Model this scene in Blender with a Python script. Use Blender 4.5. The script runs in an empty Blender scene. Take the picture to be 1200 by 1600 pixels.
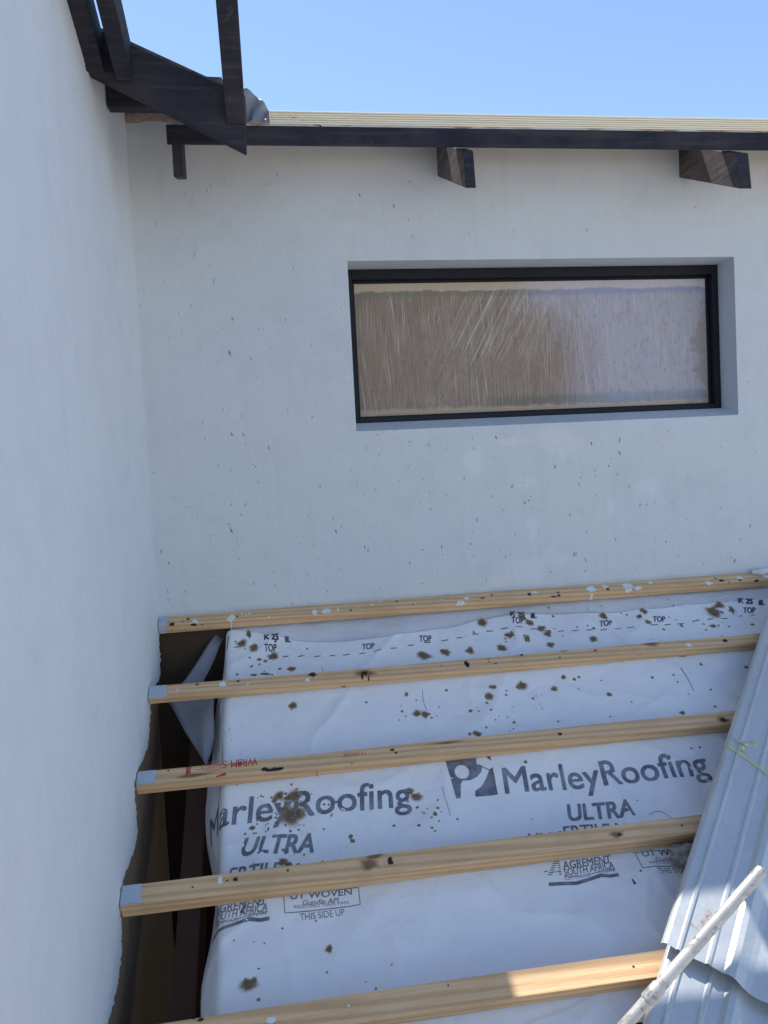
import bpy, bmesh, math, random
from mathutils import Vector, Matrix, noise
from mathutils.geometry import tessellate_polygon
R = math.radians
sc = bpy.context.scene
C = sc.collection
# ------------------------------------------------------------------ camera
F, YAW, PIT, ROL = 1179.116, 0.14096, -0.0497, -0.05157      # focal length in pixels of a 1200x1600 frame
cy, sy, cp, sp, cr, sr = math.cos(YAW), math.sin(YAW), math.cos(PIT), math.sin(PIT), math.cos(ROL), math.sin(ROL)
vf = Vector((sy*cp, cy*cp, sp)); r0 = Vector((cy, -sy, 0)); u0 = r0.cross(vf)
vr = cr*r0 + sr*u0; vu = -sr*r0 + cr*u0
cam = bpy.data.cameras.new('camera'); co = bpy.data.objects.new('camera', cam); C.objects.link(co)
cam.sensor_fit = 'VERTICAL'; cam.sensor_height = 36; cam.lens = F/1600*36; cam.clip_start = 0.05; cam.clip_end = 2000
co.matrix_world = Matrix(((vr.x, vu.x, -vf.x, 0), (vr.y, vu.y, -vf.y, 0), (vr.z, vu.z, -vf.z, 0), (0, 0, 0, 1)))
sc.camera = co
# ------------------------------------------------------------------ sky, sun, exposure
SUNV = Vector((0.20, -0.424, -1.0)).normalized()             # direction the light travels
w = bpy.data.worlds.new('World'); sc.world = w; w.use_nodes = True
nt = w.node_tree; bg = nt.nodes['Background']
sky = nt.nodes.new('ShaderNodeTexSky'); sky.sky_type = 'NISHITA'; sky.sun_disc = False
sky.sun_elevation = math.asin(-SUNV.z); sky.sun_rotation = math.atan2(-SUNV.x, -SUNV.y)
sky.air_density = 1.0; sky.dust_density = .25; sky.ozone_density = 1.9; sky.altitude = 900
nt.links.new(sky.outputs[0], bg.inputs[0]); bg.inputs[1].default_value = 0.15
sl = bpy.data.lights.new('sun', 'SUN'); sl.energy = 4.6; sl.angle = R(0.5); sl.color = (1.0, 0.95, 0.87)
so = bpy.data.objects.new('sun', sl); C.objects.link(so)
so.rotation_euler = SUNV.to_track_quat('-Z', 'Y').to_euler(); so.location = (-2, 4, 9)
vs = sc.view_settings; vs.view_transform = 'Standard'; vs.look = 'None'; vs.gamma = 1; vs.use_curve_mapping = False
vs.exposure = 0.62
# ------------------------------------------------------------------ frames of reference
D = 2.6; A = 0.4136; TH = 0.56089; ZB = -0.43844
O = Vector((0, D, ZB)); SD = Vector((0, -math.cos(TH), -math.sin(TH))); NR = Vector((0, -math.sin(TH), math.cos(TH))); UX = Vector((1, 0, 0))
def ray(x, y): return (x-600)/F*vr - (y-800)/F*vu + vf
def on_y(x, y, Y): d = ray(x, y); return d*(Y/d.y)
def on_x(x, y, X): d = ray(x, y); return d*(X/d.x)
def on_roof(x, y, off=0.0):
    d = ray(x, y); P = d*(((O+off*NR).dot(NR))/d.dot(NR)); return P.x, (P-O).dot(SD)
def PR(u, s, h): return O + UX*u + SD*s + NR*h
rng = random.Random(7)
# ------------------------------------------------------------------ helpers
def tag(o, label=None, cat=None, group=None, kind=None):
    if label: o['label'] = label
    if cat: o['category'] = cat
    if group: o['group'] = group
    if kind: o['kind'] = kind
    return o
def link(name, bm, mats, parent=None, smooth=False, solid=0, bevel=0, segs=2):
    me = bpy.data.meshes.new(name); bm.to_mesh(me); bm.free()
    for m in (mats if isinstance(mats, (list, tuple)) else [mats]): me.materials.append(m)
    if smooth:
        for p in me.polygons: p.use_smooth = True
    o = bpy.data.objects.new(name, me); C.objects.link(o)
    if parent: o.parent = parent
    if solid:
        md = o.modifiers.new('thickness', 'SOLIDIFY'); md.thickness = solid; md.offset = -1
    if bevel:
        md = o.modifiers.new('bevel', 'BEVEL'); md.width = bevel; md.segments = segs; md.limit_method = 'ANGLE'; md.angle_limit = R(40)
    return o
def box(bm, x0, x1, y0, y1, z0, z1):
    v = [bm.verts.new((x, y, z)) for x in (x0, x1) for y in (y0, y1) for z in (z0, z1)]
    for f in ((0, 1, 3, 2), (4, 6, 7, 5), (0, 4, 5, 1), (2, 3, 7, 6), (0, 2, 6, 4), (1, 5, 7, 3)): bm.faces.new([v[i] for i in f])
def frame_box(bm, P, ax, ay, az, lx, ly, lz):
    v = [bm.verts.new(P + ax*x + ay*y + az*z) for x in (lx[0], lx[1]) for y in (ly[0], ly[1]) for z in (lz[0], lz[1])]
    for f in ((0, 1, 3, 2), (4, 6, 7, 5), (0, 4, 5, 1), (2, 3, 7, 6), (0, 2, 6, 4), (1, 5, 7, 3)): bm.faces.new([v[i] for i in f])
    bmesh.ops.recalc_face_normals(bm, faces=bm.faces[:])
def prism(bm, pts, vec):
    a = [bm.verts.new(p) for p in pts]; b = [bm.verts.new(Vector(p)+vec) for p in pts]
    n = len(a); bm.faces.new(a); bm.faces.new(b[::-1])
    for i in range(n): bm.faces.new([a[i], b[i], b[(i+1) % n], a[(i+1) % n]])
    bmesh.ops.recalc_face_normals(bm, faces=bm.faces[:])
def tube(bm, pts, rad, n=12, cap=True):
    pts = [Vector(p) for p in pts]; rs = rad if isinstance(rad, (list, tuple)) else [rad]*len(pts); rings = []
    for i, p in enumerate(pts):
        t = (pts[min(i+1, len(pts)-1)] - pts[max(i-1, 0)]).normalized()
        a = t.cross(Vector((0, 0, 1))); a = (a if a.length > 1e-4 else t.cross(Vector((1, 0, 0)))).normalized(); b = t.cross(a)
        rings.append([bm.verts.new(p + (a*math.cos(2*math.pi*k/n)+b*math.sin(2*math.pi*k/n))*rs[i]) for k in range(n)])
    for i in range(len(rings)-1):
        for k in range(n): bm.faces.new([rings[i][k], rings[i][(k+1) % n], rings[i+1][(k+1) % n], rings[i+1][k]])
    if cap: bm.faces.new(rings[0][::-1]); bm.faces.new(rings[-1])
    bmesh.ops.recalc_face_normals(bm, faces=bm.faces[:])
def empty(name, loc=(0, 0, 0)):
    o = bpy.data.objects.new(name, None); C.objects.link(o); o.location = loc; o.empty_display_size = 0.05; return o
def adopt(parent, kids):
    for k in kids:
        k.parent = parent; k.matrix_parent_inverse = Matrix.Translation(parent.location).inverted()
# ------------------------------------------------------------------ materials
class MT:
    def __init__(s, name, base=(.5, .5, .5), rough=.6, metal=0, spec=.5):
        s.m = bpy.data.materials.new(name); s.m.use_nodes = True; s.t = s.m.node_tree; s.b = s.t.nodes['Principled BSDF']
        s.b.inputs['Base Color'].default_value = (*base, 1); s.b.inputs['Roughness'].default_value = rough
        s.b.inputs['Metallic'].default_value = metal; s.b.inputs['Specular IOR Level'].default_value = spec
        s.tc = s.n('ShaderNodeTexCoord')
    def n(s, k, **kw):
        x = s.t.nodes.new(k)
        for a, v in kw.items(): setattr(x, a, v)
        return x
    def l(s, a, b): s.t.links.new(a, b)
    def coord(s, scale=(1, 1, 1), rot=(0, 0, 0), rand=False, src='Object'):
        mp = s.n('ShaderNodeMapping'); mp.inputs['Scale'].default_value = scale; mp.inputs['Rotation'].default_value = rot
        if rand:
            oi = s.n('ShaderNodeObjectInfo'); mul = s.n('ShaderNodeMath', operation='MULTIPLY'); mul.inputs[1].default_value = 37.0
            s.l(oi.outputs['Random'], mul.inputs[0]); ad = s.n('ShaderNodeVectorMath', operation='ADD')
            s.l(s.tc.outputs[src], ad.inputs[0]); s.l(mul.outputs[0], ad.inputs[1]); s.l(ad.outputs[0], mp.inputs[0])
        else: s.l(s.tc.outputs[src], mp.inputs[0])
        return mp.outputs[0]
    def noise(s, vec, scale, detail=4, rough=.55, dist=0):
        x = s.n('ShaderNodeTexNoise'); x.inputs['Scale'].default_value = scale; x.inputs['Detail'].default_value = detail
        x.inputs['Roughness'].default_value = rough; x.inputs['Distortion'].default_value = dist; s.l(vec, x.inputs['Vector']); return x.outputs['Fac']
    def ramp(s, f, stops, interp='LINEAR'):
        x = s.n('ShaderNodeValToRGB'); x.color_ramp.interpolation = interp; e = x.color_ramp.elements
        while len(e) < len(stops): e.new(.5)
        for i, (p, c) in enumerate(stops):
            e[i].position = p; e[i].color = (c, c, c, 1) if isinstance(c, (int, float)) else (*c, 1)
        s.l(f, x.inputs[0]); return x.outputs[0]
    def mix(s, f, a, b, mode='MIX'):
        x = s.n('ShaderNodeMix', data_type='RGBA', blend_type=mode); x.clamp_factor = True
        for i, v in ((0, f), (6, a), (7, b)):
            if isinstance(v, (int, float)): x.inputs[i].default_value = v if i == 0 else (v, v, v, 1)
            elif isinstance(v, tuple): x.inputs[i].default_value = (*v, 1)
            else: s.l(v, x.inputs[i])
        return x.outputs[2]
    def math(s, op, a, b=0.0, c=None):
        x = s.n('ShaderNodeMath', operation=op)
        for i, v in enumerate((a, b) if c is None else (a, b, c)):
            if isinstance(v, (int, float)): x.inputs[i].default_value = v
            else: s.l(v, x.inputs[i])
        return x.outputs[0]
    def color(s, c): s.l(c, s.b.inputs['Base Color']); return s
    def rough(s, c): s.l(c, s.b.inputs['Roughness']); return s
    def bump(s, h, strength=.5, dist=.01):
        x = s.n('ShaderNodeBump'); x.inputs['Strength'].default_value = strength; x.inputs['Distance'].default_value = dist
        s.l(h, x.inputs['Height'])
        if s.b.inputs['Normal'].links: s.l(s.b.inputs['Normal'].links[0].from_socket, x.inputs['Normal'])
        s.l(x.outputs[0], s.b.inputs['Normal']); return s

def make_plaster(name, base, patch, touched=False, kb=1.0):
    m = MT(name, base, .75, spec=.3)
    v = m.coord(); big = m.noise(v, 1.6, 5, .6); med = m.noise(v, 9, 6, .6); fine = m.noise(v, 160, 4, .6)
    streak = m.noise(m.coord((30, 30, 1.2)), 1.0, 4, .6)
    c = m.mix(m.ramp(big, [(.35, 0), (.75, 1)]), base, patch)
    dk = tuple(x*.86 for x in base)
    c = m.mix(m.math('MULTIPLY', m.ramp(med, [(.5, 0), (.72, 1)]), .35), c, dk)
    c = m.mix(m.math('MULTIPLY', m.ramp(streak, [(.5, 0), (.75, 1)]), .22), c, dk)
    if touched:      # lighter touch-up paint and dribbles under the window, duller band at the foot
        nz = m.noise(v, 13, 6, .7)
        for px_, py_, rx, rz in [(868, 690, .085, .055), (880, 712, .03, .035), (822, 752, .045, .03), (832, 835, .03, .10), (826, 888, .085, .05), (790, 905, .08, .022), (868, 872, .06, .05), (955, 795, .02, .05), (800, 690, .07, .02), (740, 725, .05, .07), (1010, 760, .05, .04)]:
            P = on_y(px_, py_, D); sb = m.n('ShaderNodeVectorMath', operation='SUBTRACT'); m.l(v, sb.inputs[0]); sb.inputs[1].default_value = (P.x, D, P.z)
            dv = m.n('ShaderNodeVectorMath', operation='MULTIPLY'); m.l(sb.outputs[0], dv.inputs[0]); dv.inputs[1].default_value = (1/rx, 0, 1/rz)
            ln = m.n('ShaderNodeVectorMath', operation='LENGTH'); m.l(dv.outputs[0], ln.inputs[0])
            k_ = m.math('ADD', ln.outputs['Value'], m.math('MULTIPLY', m.math('SUBTRACT', nz, .5), 2.6))
            c = m.mix(m.math('MULTIPLY', m.ramp(k_, [(.45, 1), (1.05, 0)]), .36), c, (.72, .755, .80))
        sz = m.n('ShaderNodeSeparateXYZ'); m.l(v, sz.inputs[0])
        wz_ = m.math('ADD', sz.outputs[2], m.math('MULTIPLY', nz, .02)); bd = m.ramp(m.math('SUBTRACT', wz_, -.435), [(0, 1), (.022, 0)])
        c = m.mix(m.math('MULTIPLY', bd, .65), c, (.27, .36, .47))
    # small pits, taller than wide
    vo = m.n('ShaderNodeTexVoronoi'); vo.inputs['Scale'].default_value = 17; vo.inputs['Randomness'].default_value = 1
    m.l(m.coord((1.6, 1.6, .8)), vo.inputs['Vector'])
    gate = m.ramp(m.noise(v, 6.5, 3), [(.54, 0), (.6, 1)])
    pit = m.math('MULTIPLY', m.ramp(vo.outputs['Distance'], [(.045, 1), (.085, 0)]), gate)
    c = m.mix(m.math('MULTIPLY', pit, .5), c, tuple(x*.45 for x in base)); m.color(c)
    m.bump(m.math('ADD', m.math('MULTIPLY', fine, .6), m.math('MULTIPLY', streak, 1.0)), kb*.3, .0012)
    tr = m.n('ShaderNodeTexNoise'); tr.inputs['Scale'].default_value = 5; tr.inputs['Detail'].default_value = 7; tr.inputs['Roughness'].default_value = .72; tr.inputs['Distortion'].default_value = 1.6; m.l(m.coord((1, 1, .55)), tr.inputs['Vector'])
    m.bump(tr.outputs['Fac'], .42*kb, .010); m.bump(m.ramp(m.noise(v, 48, 3, .5), [(.60, 0), (.72, 1)]), .40*kb, .0025); m.bump(med, .5*kb, .006); m.bump(big, .5, .03); m.bump(m.math('MULTIPLY', pit, -1), .8, .003)
    return m.m
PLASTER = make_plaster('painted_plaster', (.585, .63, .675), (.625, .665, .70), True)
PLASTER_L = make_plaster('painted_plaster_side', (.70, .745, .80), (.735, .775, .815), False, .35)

def make_pine(name, light, dark, stretch=1.0, gk=1.0):
    m = MT(name, light, .62, spec=.3)
    v = m.coord((1.4*stretch, 30, 30), rand=True)
    n1 = m.noise(v, 1.0, 3, .5, .6)
    wv = m.n('ShaderNodeTexWave', wave_type='BANDS', bands_direction='DIAGONAL'); wv.inputs['Scale'].default_value = 1.1
    wv.inputs['Distortion'].default_value = 5.5; wv.inputs['Detail'].default_value = 2; wv.inputs['Detail Scale'].default_value = .7
    m.l(m.coord((.9, 26, 26), rand=True), wv.inputs['Vector'])
    fib = m.noise(m.coord((8, 420, 420), rand=True), 1.0, 3, .6)
    c = m.mix(m.ramp(wv.outputs['Fac'], [(.25, 0), (.95, 1)]), light, dark)
    c = m.mix(m.math('MULTIPLY', n1, .55), c, tuple(a*.5+b*.5 for a, b in zip(light, dark)))
    c = m.mix(m.math('MULTIPLY', m.ramp(fib, [(.45, 0), (.75, 1)]), .35*gk), c, tuple(a*.62 for a in dark))
    c = m.mix(m.math('MULTIPLY', m.ramp(m.noise(m.coord(rand=True), 7, 4), [(.5, 0), (.8, 1)]), .4*gk), c, tuple(a*.7 for a in dark))
    m.color(c); m.bump(fib, .6, .0014); m.bump(wv.outputs['Fac'], .3, .0012)
    return m.m
PINE = make_pine('raw_pine', (.80, .55, .32), (.60, .37, .19))
PALE = make_pine('pale_pine', (.97, .90, .74), (.94, .83, .62), 1.0, .12)
def make_stained():
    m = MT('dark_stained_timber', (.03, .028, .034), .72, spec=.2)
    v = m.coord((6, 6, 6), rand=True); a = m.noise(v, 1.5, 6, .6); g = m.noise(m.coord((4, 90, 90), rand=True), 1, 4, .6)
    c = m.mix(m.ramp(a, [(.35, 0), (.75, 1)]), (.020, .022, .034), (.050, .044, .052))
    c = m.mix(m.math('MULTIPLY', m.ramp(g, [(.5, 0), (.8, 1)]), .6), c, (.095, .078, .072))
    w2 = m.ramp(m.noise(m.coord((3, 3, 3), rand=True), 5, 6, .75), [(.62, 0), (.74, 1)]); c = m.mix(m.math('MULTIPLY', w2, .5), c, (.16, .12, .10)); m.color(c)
    m.bump(g, .4, .002); return m.m
STAIN = make_stained()
def make_worn():
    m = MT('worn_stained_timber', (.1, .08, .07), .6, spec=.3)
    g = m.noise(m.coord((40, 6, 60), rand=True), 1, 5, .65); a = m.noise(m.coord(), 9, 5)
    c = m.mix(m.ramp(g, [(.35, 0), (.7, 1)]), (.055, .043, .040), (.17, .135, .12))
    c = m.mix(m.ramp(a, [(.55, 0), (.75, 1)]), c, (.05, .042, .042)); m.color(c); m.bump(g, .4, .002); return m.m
WORN = make_worn()
def make_raw(name='unplastered_brick', k=1.0):
    m = MT(name, (.2, .12, .08), .9, spec=.1)
    v = m.coord(); a = m.noise(v, 5, 6, .6); b = m.noise(v, 60, 4, .6)
    sc3 = lambda c: tuple(x*k for x in c)
    c = m.mix(a, sc3((.30, .20, .13)), sc3((.17, .115, .08))); c = m.mix(m.math('MULTIPLY', b, .4), c, sc3((.36, .28, .20))); m.color(c)
    m.bump(b, .6, .004); m.bump(a, .5, .02); return m.m
RAW = make_raw(k=1.5); RAWD = make_raw('dark_brick', .3)
def make_mortar():
    m = MT('rough_mortar', (.4, .33, .28), .95, spec=.1)
    v = m.coord(); a = m.noise(v, 14, 6, .7); b = m.noise(v, 90, 4, .7)
    c = m.mix(a, (.45, .37, .31), (.28, .22, .19)); c = m.mix(m.ramp(b, [(.5, 0), (.7, 1)]), c, (.55, .48, .44)); m.color(c)
    m.bump(a, .8, .02); m.bump(b, .8, .006); return m.m
MORTAR = make_mortar()
def make_membrane(name, base, dirt):
    m = MT(name, base, .5, spec=.35)
    v = m.coord(); a = m.noise(v, 3, 5, .6); b = m.noise(v, 28, 5, .65)
    wv = m.noise(v, 900, 1, .5)
    c = m.mix(m.ramp(a, [(.4, 0), (.8, 1)]), base, dirt)
    c = m.mix(m.math('MULTIPLY', m.ramp(b, [(.58, 0), (.78, 1)]), .4), c, tuple(x*.8 for x in dirt)); m.color(c)
    m.bump(wv, .25, .0008); m.bump(b, .45, .003)
    m.bump(m.noise(m.coord((1, 1, 1)), 11, 3, .5, .8), .8, .008)
    m.rough(m.ramp(a, [(.3, .38), (.7, .55)])); return m.m
MEMB = make_membrane('white_underlay', (.83, .84, .86), (.78, .79, .82))
MEMB_BACK = make_membrane('grey_underlay', (.70, .71, .745), (.60, .61, .64)); FLAPM = make_membrane('shade_darkened_underlay', (.26, .27, .30), (.18, .19, .21))  # dark flap tone: shade of the gap put into the colour
def make_galv():
    m = MT('galvanised_steel', (.5, .54, .58), .42, metal=.38)
    v = m.coord(); vo = m.n('ShaderNodeTexVoronoi'); vo.inputs['Scale'].default_value = 70; m.l(v, vo.inputs['Vector'])
    a = m.noise(v, 5, 5, .6); st = m.noise(m.coord((1, 1, 1), (0, 0, 0)), 45, 5, .7)
    c = m.mix(m.math('MULTIPLY', m.ramp(vo.outputs['Distance'], [(0, 0), (.6, 1)]), .35), (.58, .605, .62), (.43, .47, .50))
    c = m.mix(m.math('MULTIPLY', m.ramp(a, [(.45, 0), (.75, 1)]), .5), c, (.66, .68, .69))
    c = m.mix(m.math('MULTIPLY', m.ramp(st, [(.62, 0), (.72, 1)]), .35), c, (.62, .60, .52)); m.color(c)
    m.rough(m.ramp(m.noise(v, 12, 5, .6), [(.3, .30), (.7, .5)])); m.bump(m.noise(v, 7, 3), .12, .01); return m.m
GALV = make_galv()
def make_pole():
    m = MT('painted_aluminium', (.62, .62, .61), .42, metal=.35)
    v = m.coord(); a = m.noise(v, 60, 5, .7); b = m.noise(v, 18, 4, .6)
    c = m.mix(m.ramp(a, [(.54, 0), (.62, 1)]), (.50, .49, .47), (.28, .26, .25))
    c = m.mix(m.ramp(b, [(.5, 0), (.6, 1)]), c, (.60, .59, .57)); m.color(c); m.bump(a, .3, .0006); return m.m
POLE = make_pole()
def flat_mat(name, col, rough=.6, var=.25, scale=60, spec=.3):
    m = MT(name, col, rough, spec=spec); n = m.noise(m.coord(), scale, 4, .6)
    m.color(m.mix(m.math('MULTIPLY', m.ramp(n, [(.35, 0), (.75, 1)]), var*2), col, tuple(x*.55+.02 for x in col))); m.bump(n, .2, .001); return m.m
FRAME = flat_mat('black_powder_coat', (.010, .012, .018), .5, .1, 40, .22)
PAINT = flat_mat('white_paint', (.78, .80, .82), .45, .08, 80)
GREYP = flat_mat('grey_wall_paint', (.47, .53, .60), .6, .10, 90)
DRY = flat_mat('dark_drip', (.035, .022, .016), .5, .2)
TAPE = flat_mat('masking_tape', (.62, .64, .36), .6, .1)
RAG = flat_mat('dirty_rag', (.34, .33, .28), .9, .5, 70)
KNOT = None
def alpha_mat(name, c1, c2, scale=60, strength=1.0, rough=.6, cut=None):
    m = MT(name, c1, rough, spec=.2); at = m.n('ShaderNodeAttribute', attribute_name='fade')
    n = m.noise(m.coord(), scale, 4, .65)
    m.color(m.mix(m.ramp(at.outputs['Fac'], [(.45, 0), (.95, 1)]), c2, c1))
    a = m.math('MULTIPLY', at.outputs['Fac'], m.ramp(n, cut or [(.2, .65), (.55, 1)])); a = m.math('MULTIPLY', a, strength)
    tr = m.n('ShaderNodeBsdfTransparent'); mx = m.n('ShaderNodeMixShader'); m.l(a, mx.inputs[0]); m.l(tr.outputs[0], mx.inputs[1]); m.l(m.b.outputs[0], mx.inputs[2])
    m.l(mx.outputs[0], m.t.nodes['Material Output'].inputs[0]); return m.m
BROWN = alpha_mat('brown_stain', (.17, .115, .06), (.52, .40, .25), 70, .9, .6, [(.2, .75), (.6, 1)])
KNOT = alpha_mat('wood_knot', (.16, .08, .04), (.36, .20, .10), 60, .6)
SMEAR = alpha_mat('dirt_smear', (.66, .63, .58), (.72, .70, .66), 60, .8, .6, [(.48, 0), (.66, .7)])
LIGHTP = alpha_mat('thin_paint_patch', (.80, .82, .835), (.78, .80, .82), 45, 1.0, .7, [(.46, 0), (.60, 1)])
SMUDGE = alpha_mat('white_smudge', (.92, .93, .94), (.90, .91, .93), 90, 1.0, .7, [(.42, 0), (.55, 1)])
def make_ink(name, a, b, gap=.0):
    m = MT(name, a, .5, spec=.3); n = m.noise(m.coord((1, 1, 1)), 26, 5, .65); f = m.noise(m.coord(), 420, 3, .7)
    c = m.mix(m.ramp(n, [(.42, 0), (.66, 1)]), a, b); m.color(m.mix(m.math('MULTIPLY', m.ramp(f, [(.55, 0), (.7, 1)]), .45), c, (.45, .46, .5))); return m.m
INK = make_ink('printed_ink', (.12, .13, .165), (.26, .27, .32))
INKD = make_ink('dark_ink', (.035, .04, .06), (.07, .075, .1))
REDINK = make_ink('red_ink', (.48, .04, .03), (.5, .16, .1))

# ------------------------------------------------------------------ underlay surface
BAT_S = [-0.002, 0.311, 0.615, 0.932, 1.240]; BAT_W = [.046, .043, .046, .050, .054]; BAT_H = [.037, .031, .036, .048, .042]
UF = -0.172; PHI = R(70); RAD = .022
def hbase(s):
    ks = [(-.2, -.037)] + [(b+w/2, -h) for b, w, h in zip(BAT_S, BAT_W, BAT_H)] + [(1.6, -.05)]
    for (a, ha), (b, hb) in zip(ks, ks[1:]):
        if a <= s <= b:
            t = (s-a)/(b-a); return ha*(1-t)+hb*t - .018*math.sin(math.pi*t)
    return ks[-1][1]
def wrinkle(u, s):
    n = noise.fractal(Vector((u*2.3, s*3.1, 1.7)), 1.0, 2.0, 4)*.014
    n += noise.noise(Vector((u*9+s*6, s*3-u*2, 4.2)))*.0035
    r_ = 1-abs(noise.noise(Vector((u*2.1+s*1.6, s*2.2-u*.7, 9.1))))*2.2; n += .0085*max(0, r_)**5        # sharp creases
    r_ = 1-abs(noise.noise(Vector((u*3.3-s*2.6, s*1.9+u*1.2, 3.4))))*2.4; n += .0060*max(0, r_)**6
    n += .0016*math.sin(u*31+s*5+2*noise.noise(Vector((u*3, s*4, 0))))*math.exp(-((s-.07)/.10)**2)        # slack ripples under the top edge
    n += .004*math.exp(-((u-1.02-(s-.6)*.25)/.035)**2)*math.exp(-((s-.78)/.5)**2)       # crease down the sheet
    n += -.003*math.exp(-((u-.62+.1*s)/.05)**2)
    for b, w_ in zip(BAT_S, BAT_W):                     # held down under the battens
        d = abs(s-b-w_/2); n = n*min(1, d/.07) + min(0, -.0005)
    return n
def SURF(u, s, eps=0.0):
    h = hbase(s) + wrinkle(u, s)
    if u >= UF: return PR(u, s, h+eps)
    l = UF-u; phi = PHI + .12*math.sin(s*9); ang = min(l/RAD, phi)
    x = UF - RAD*math.sin(ang); hh = h - RAD*(1-math.cos(ang)); rest = max(0, l-RAD*phi)
    x -= rest*math.cos(phi); hh -= rest*math.sin(phi)
    x += .008*math.sin(s*14+1)*min(1, rest/.08)
    return PR(x - eps*math.sin(ang), s, hh + eps*math.cos(ang))
TOP_EDGE = [on_roof(x, y, -.045) for x, y in ((356, 984), (372, 985), (385, 988), (400, 987), (423, 992), (483, 999), (527, 999), (570, 997), (613, 993), (655, 988), (680, 983), (712, 977), (745, 968), (793, 960), (860, 957), (940, 955), (1030, 950), (1113, 943), (1200, 935))]
def interp(tab, x):
    if x <= tab[0][0]: return tab[0][1]
    for (a, fa), (b, fb) in zip(tab, tab[1:]):
        if a <= x <= b: return fa+(fb-fa)*(x-a)/(b-a)
    return tab[-1][1]
HANG = [(0.03, .02), (.08, .06), (.2, .10), (.37, .13), (.5, .145), (.7, .165), (.95, .14), (1.1, .10), (1.25, .075), (1.5, .07)]
S_END = 1.345
def build_underlay():
    root = empty('roof_underlay', PR(.6, .7, -.05))
    bm = bmesh.new(); us = [UF + 2.75*i/420 for i in range(421)]; NS = 240; NH = 22; rows = []
    for j in range(NS+1):
        t = j/NS; row = []
        s_mid = .03 + (S_END-.03)*t; L = interp(HANG, s_mid)
        cols = [UF-L*(1-i/NH) for i in range(NH)] + us
        for u in cols:
            s0 = interp(TOP_EDGE, max(u, UF)); e = S_END + (.06 if u < .62 else max(0, .06*(1-(u-.62)/.05))) + .006*math.sin(u*11) + .004*math.sin(u*37)
            s = s0 + (e-s0)*t
            lift = 0
            row.append(bm.verts.new(SURF(u, s, lift)))
        rows.append(row)
    for a, b in zip(rows, rows[1:]):
        for i in range(len(a)-1): bm.faces.new([a[i], a[i+1], b[i+1], b[i]])
    bmesh.ops.recalc_face_normals(bm, faces=bm.faces[:])
    sh = link('underlay_sheet', bm, MEMB, None, True, .0012)
    return root, sh
def fade_layer(bm): return bm.verts.layers.float.get('fade') or bm.verts.layers.float.new('fade')
def blob(bm, fn, cx, cy, rx, ry, rot=0, eps=.002, irr=.25, n=14, rr=None):
    """soft-edged irregular spot laid on a surface; fn(a, b, eps) gives the 3-D point"""
    rr = rr or rng; L = fade_layer(bm); ph = rr.uniform(0, 9); c, s_ = math.cos(rot), math.sin(rot); rings = []
    ctr = bm.verts.new(fn(cx, cy, eps)); ctr[L] = 1
    for q, al in ((.35, 1), (.6, .92), (.82, .62), (1.02, .28), (1.28, 0)):
        ring = []
        for k in range(n):
            a = 2*math.pi*k/n; r_ = q*(1+irr*noise.noise(Vector((math.cos(a)*1.3+ph, math.sin(a)*1.3, ph))) * 1.6)
            x, y = math.cos(a)*rx*r_, math.sin(a)*ry*r_
            v = bm.verts.new(fn(cx+x*c-y*s_, cy+x*s_+y*c, eps)); v[L] = al; ring.append(v)
        rings.append(ring)
    for k in range(n): bm.faces.new([ctr, rings[0][k], rings[0][(k+1) % n]])
    for p, q in zip(rings, rings[1:]):
        for k in range(n): bm.faces.new([p[k], q[k], q[(k+1) % n], p[(k+1) % n]])
def stroke(bm, fn, pts, wd, eps=.0016, sub=6):
    P = []
    for (a, b), (c, d) in zip(pts, pts[1:]):
        for k in range(sub): P.append((a+(c-a)*k/sub, b+(d-b)*k/sub))
    P.append(pts[-1]); L = []
    for i, (x, y) in enumerate(P):
        x0, y0 = P[max(i-1, 0)]; x1, y1 = P[min(i+1, len(P)-1)]; l = math.hypot(x1-x0, y1-y0) or 1
        nx, ny = -(y1-y0)/l, (x1-x0)/l; ww = wd[0]+(wd[1]-wd[0])*i/(len(P)-1) if isinstance(wd, tuple) else wd
        L.append((bm.verts.new(fn(x+nx*ww/2, y+ny*ww/2, eps)), bm.verts.new(fn(x-nx*ww/2, y-ny*ww/2, eps))))
    for (a, b), (c, d) in zip(L, L[1:]): bm.faces.new([a, b, d, c])
def text_tris(body, offset=0.0, shear=0.0, space=1.0):
    cu = bpy.data.curves.new('t', 'FONT'); cu.body = body; cu.offset = offset; cu.shear = shear; cu.space_character = space; cu.resolution_u = 4
    ob = bpy.data.objects.new('t', cu); C.objects.link(ob); dg = bpy.context.evaluated_depsgraph_get(); dg.update()
    me = bpy.data.meshes.new_from_object(ob.evaluated_get(dg)); me.calc_loop_triangles()
    V = [(v.co.x, v.co.y) for v in me.vertices]; T = [tuple(t.vertices) for t in me.loop_triangles]
    bpy.data.objects.remove(ob); bpy.data.meshes.remove(me); bpy.data.curves.remove(cu); return V, T
CAP = max(y for x, y in text_tris('H')[0])
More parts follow.
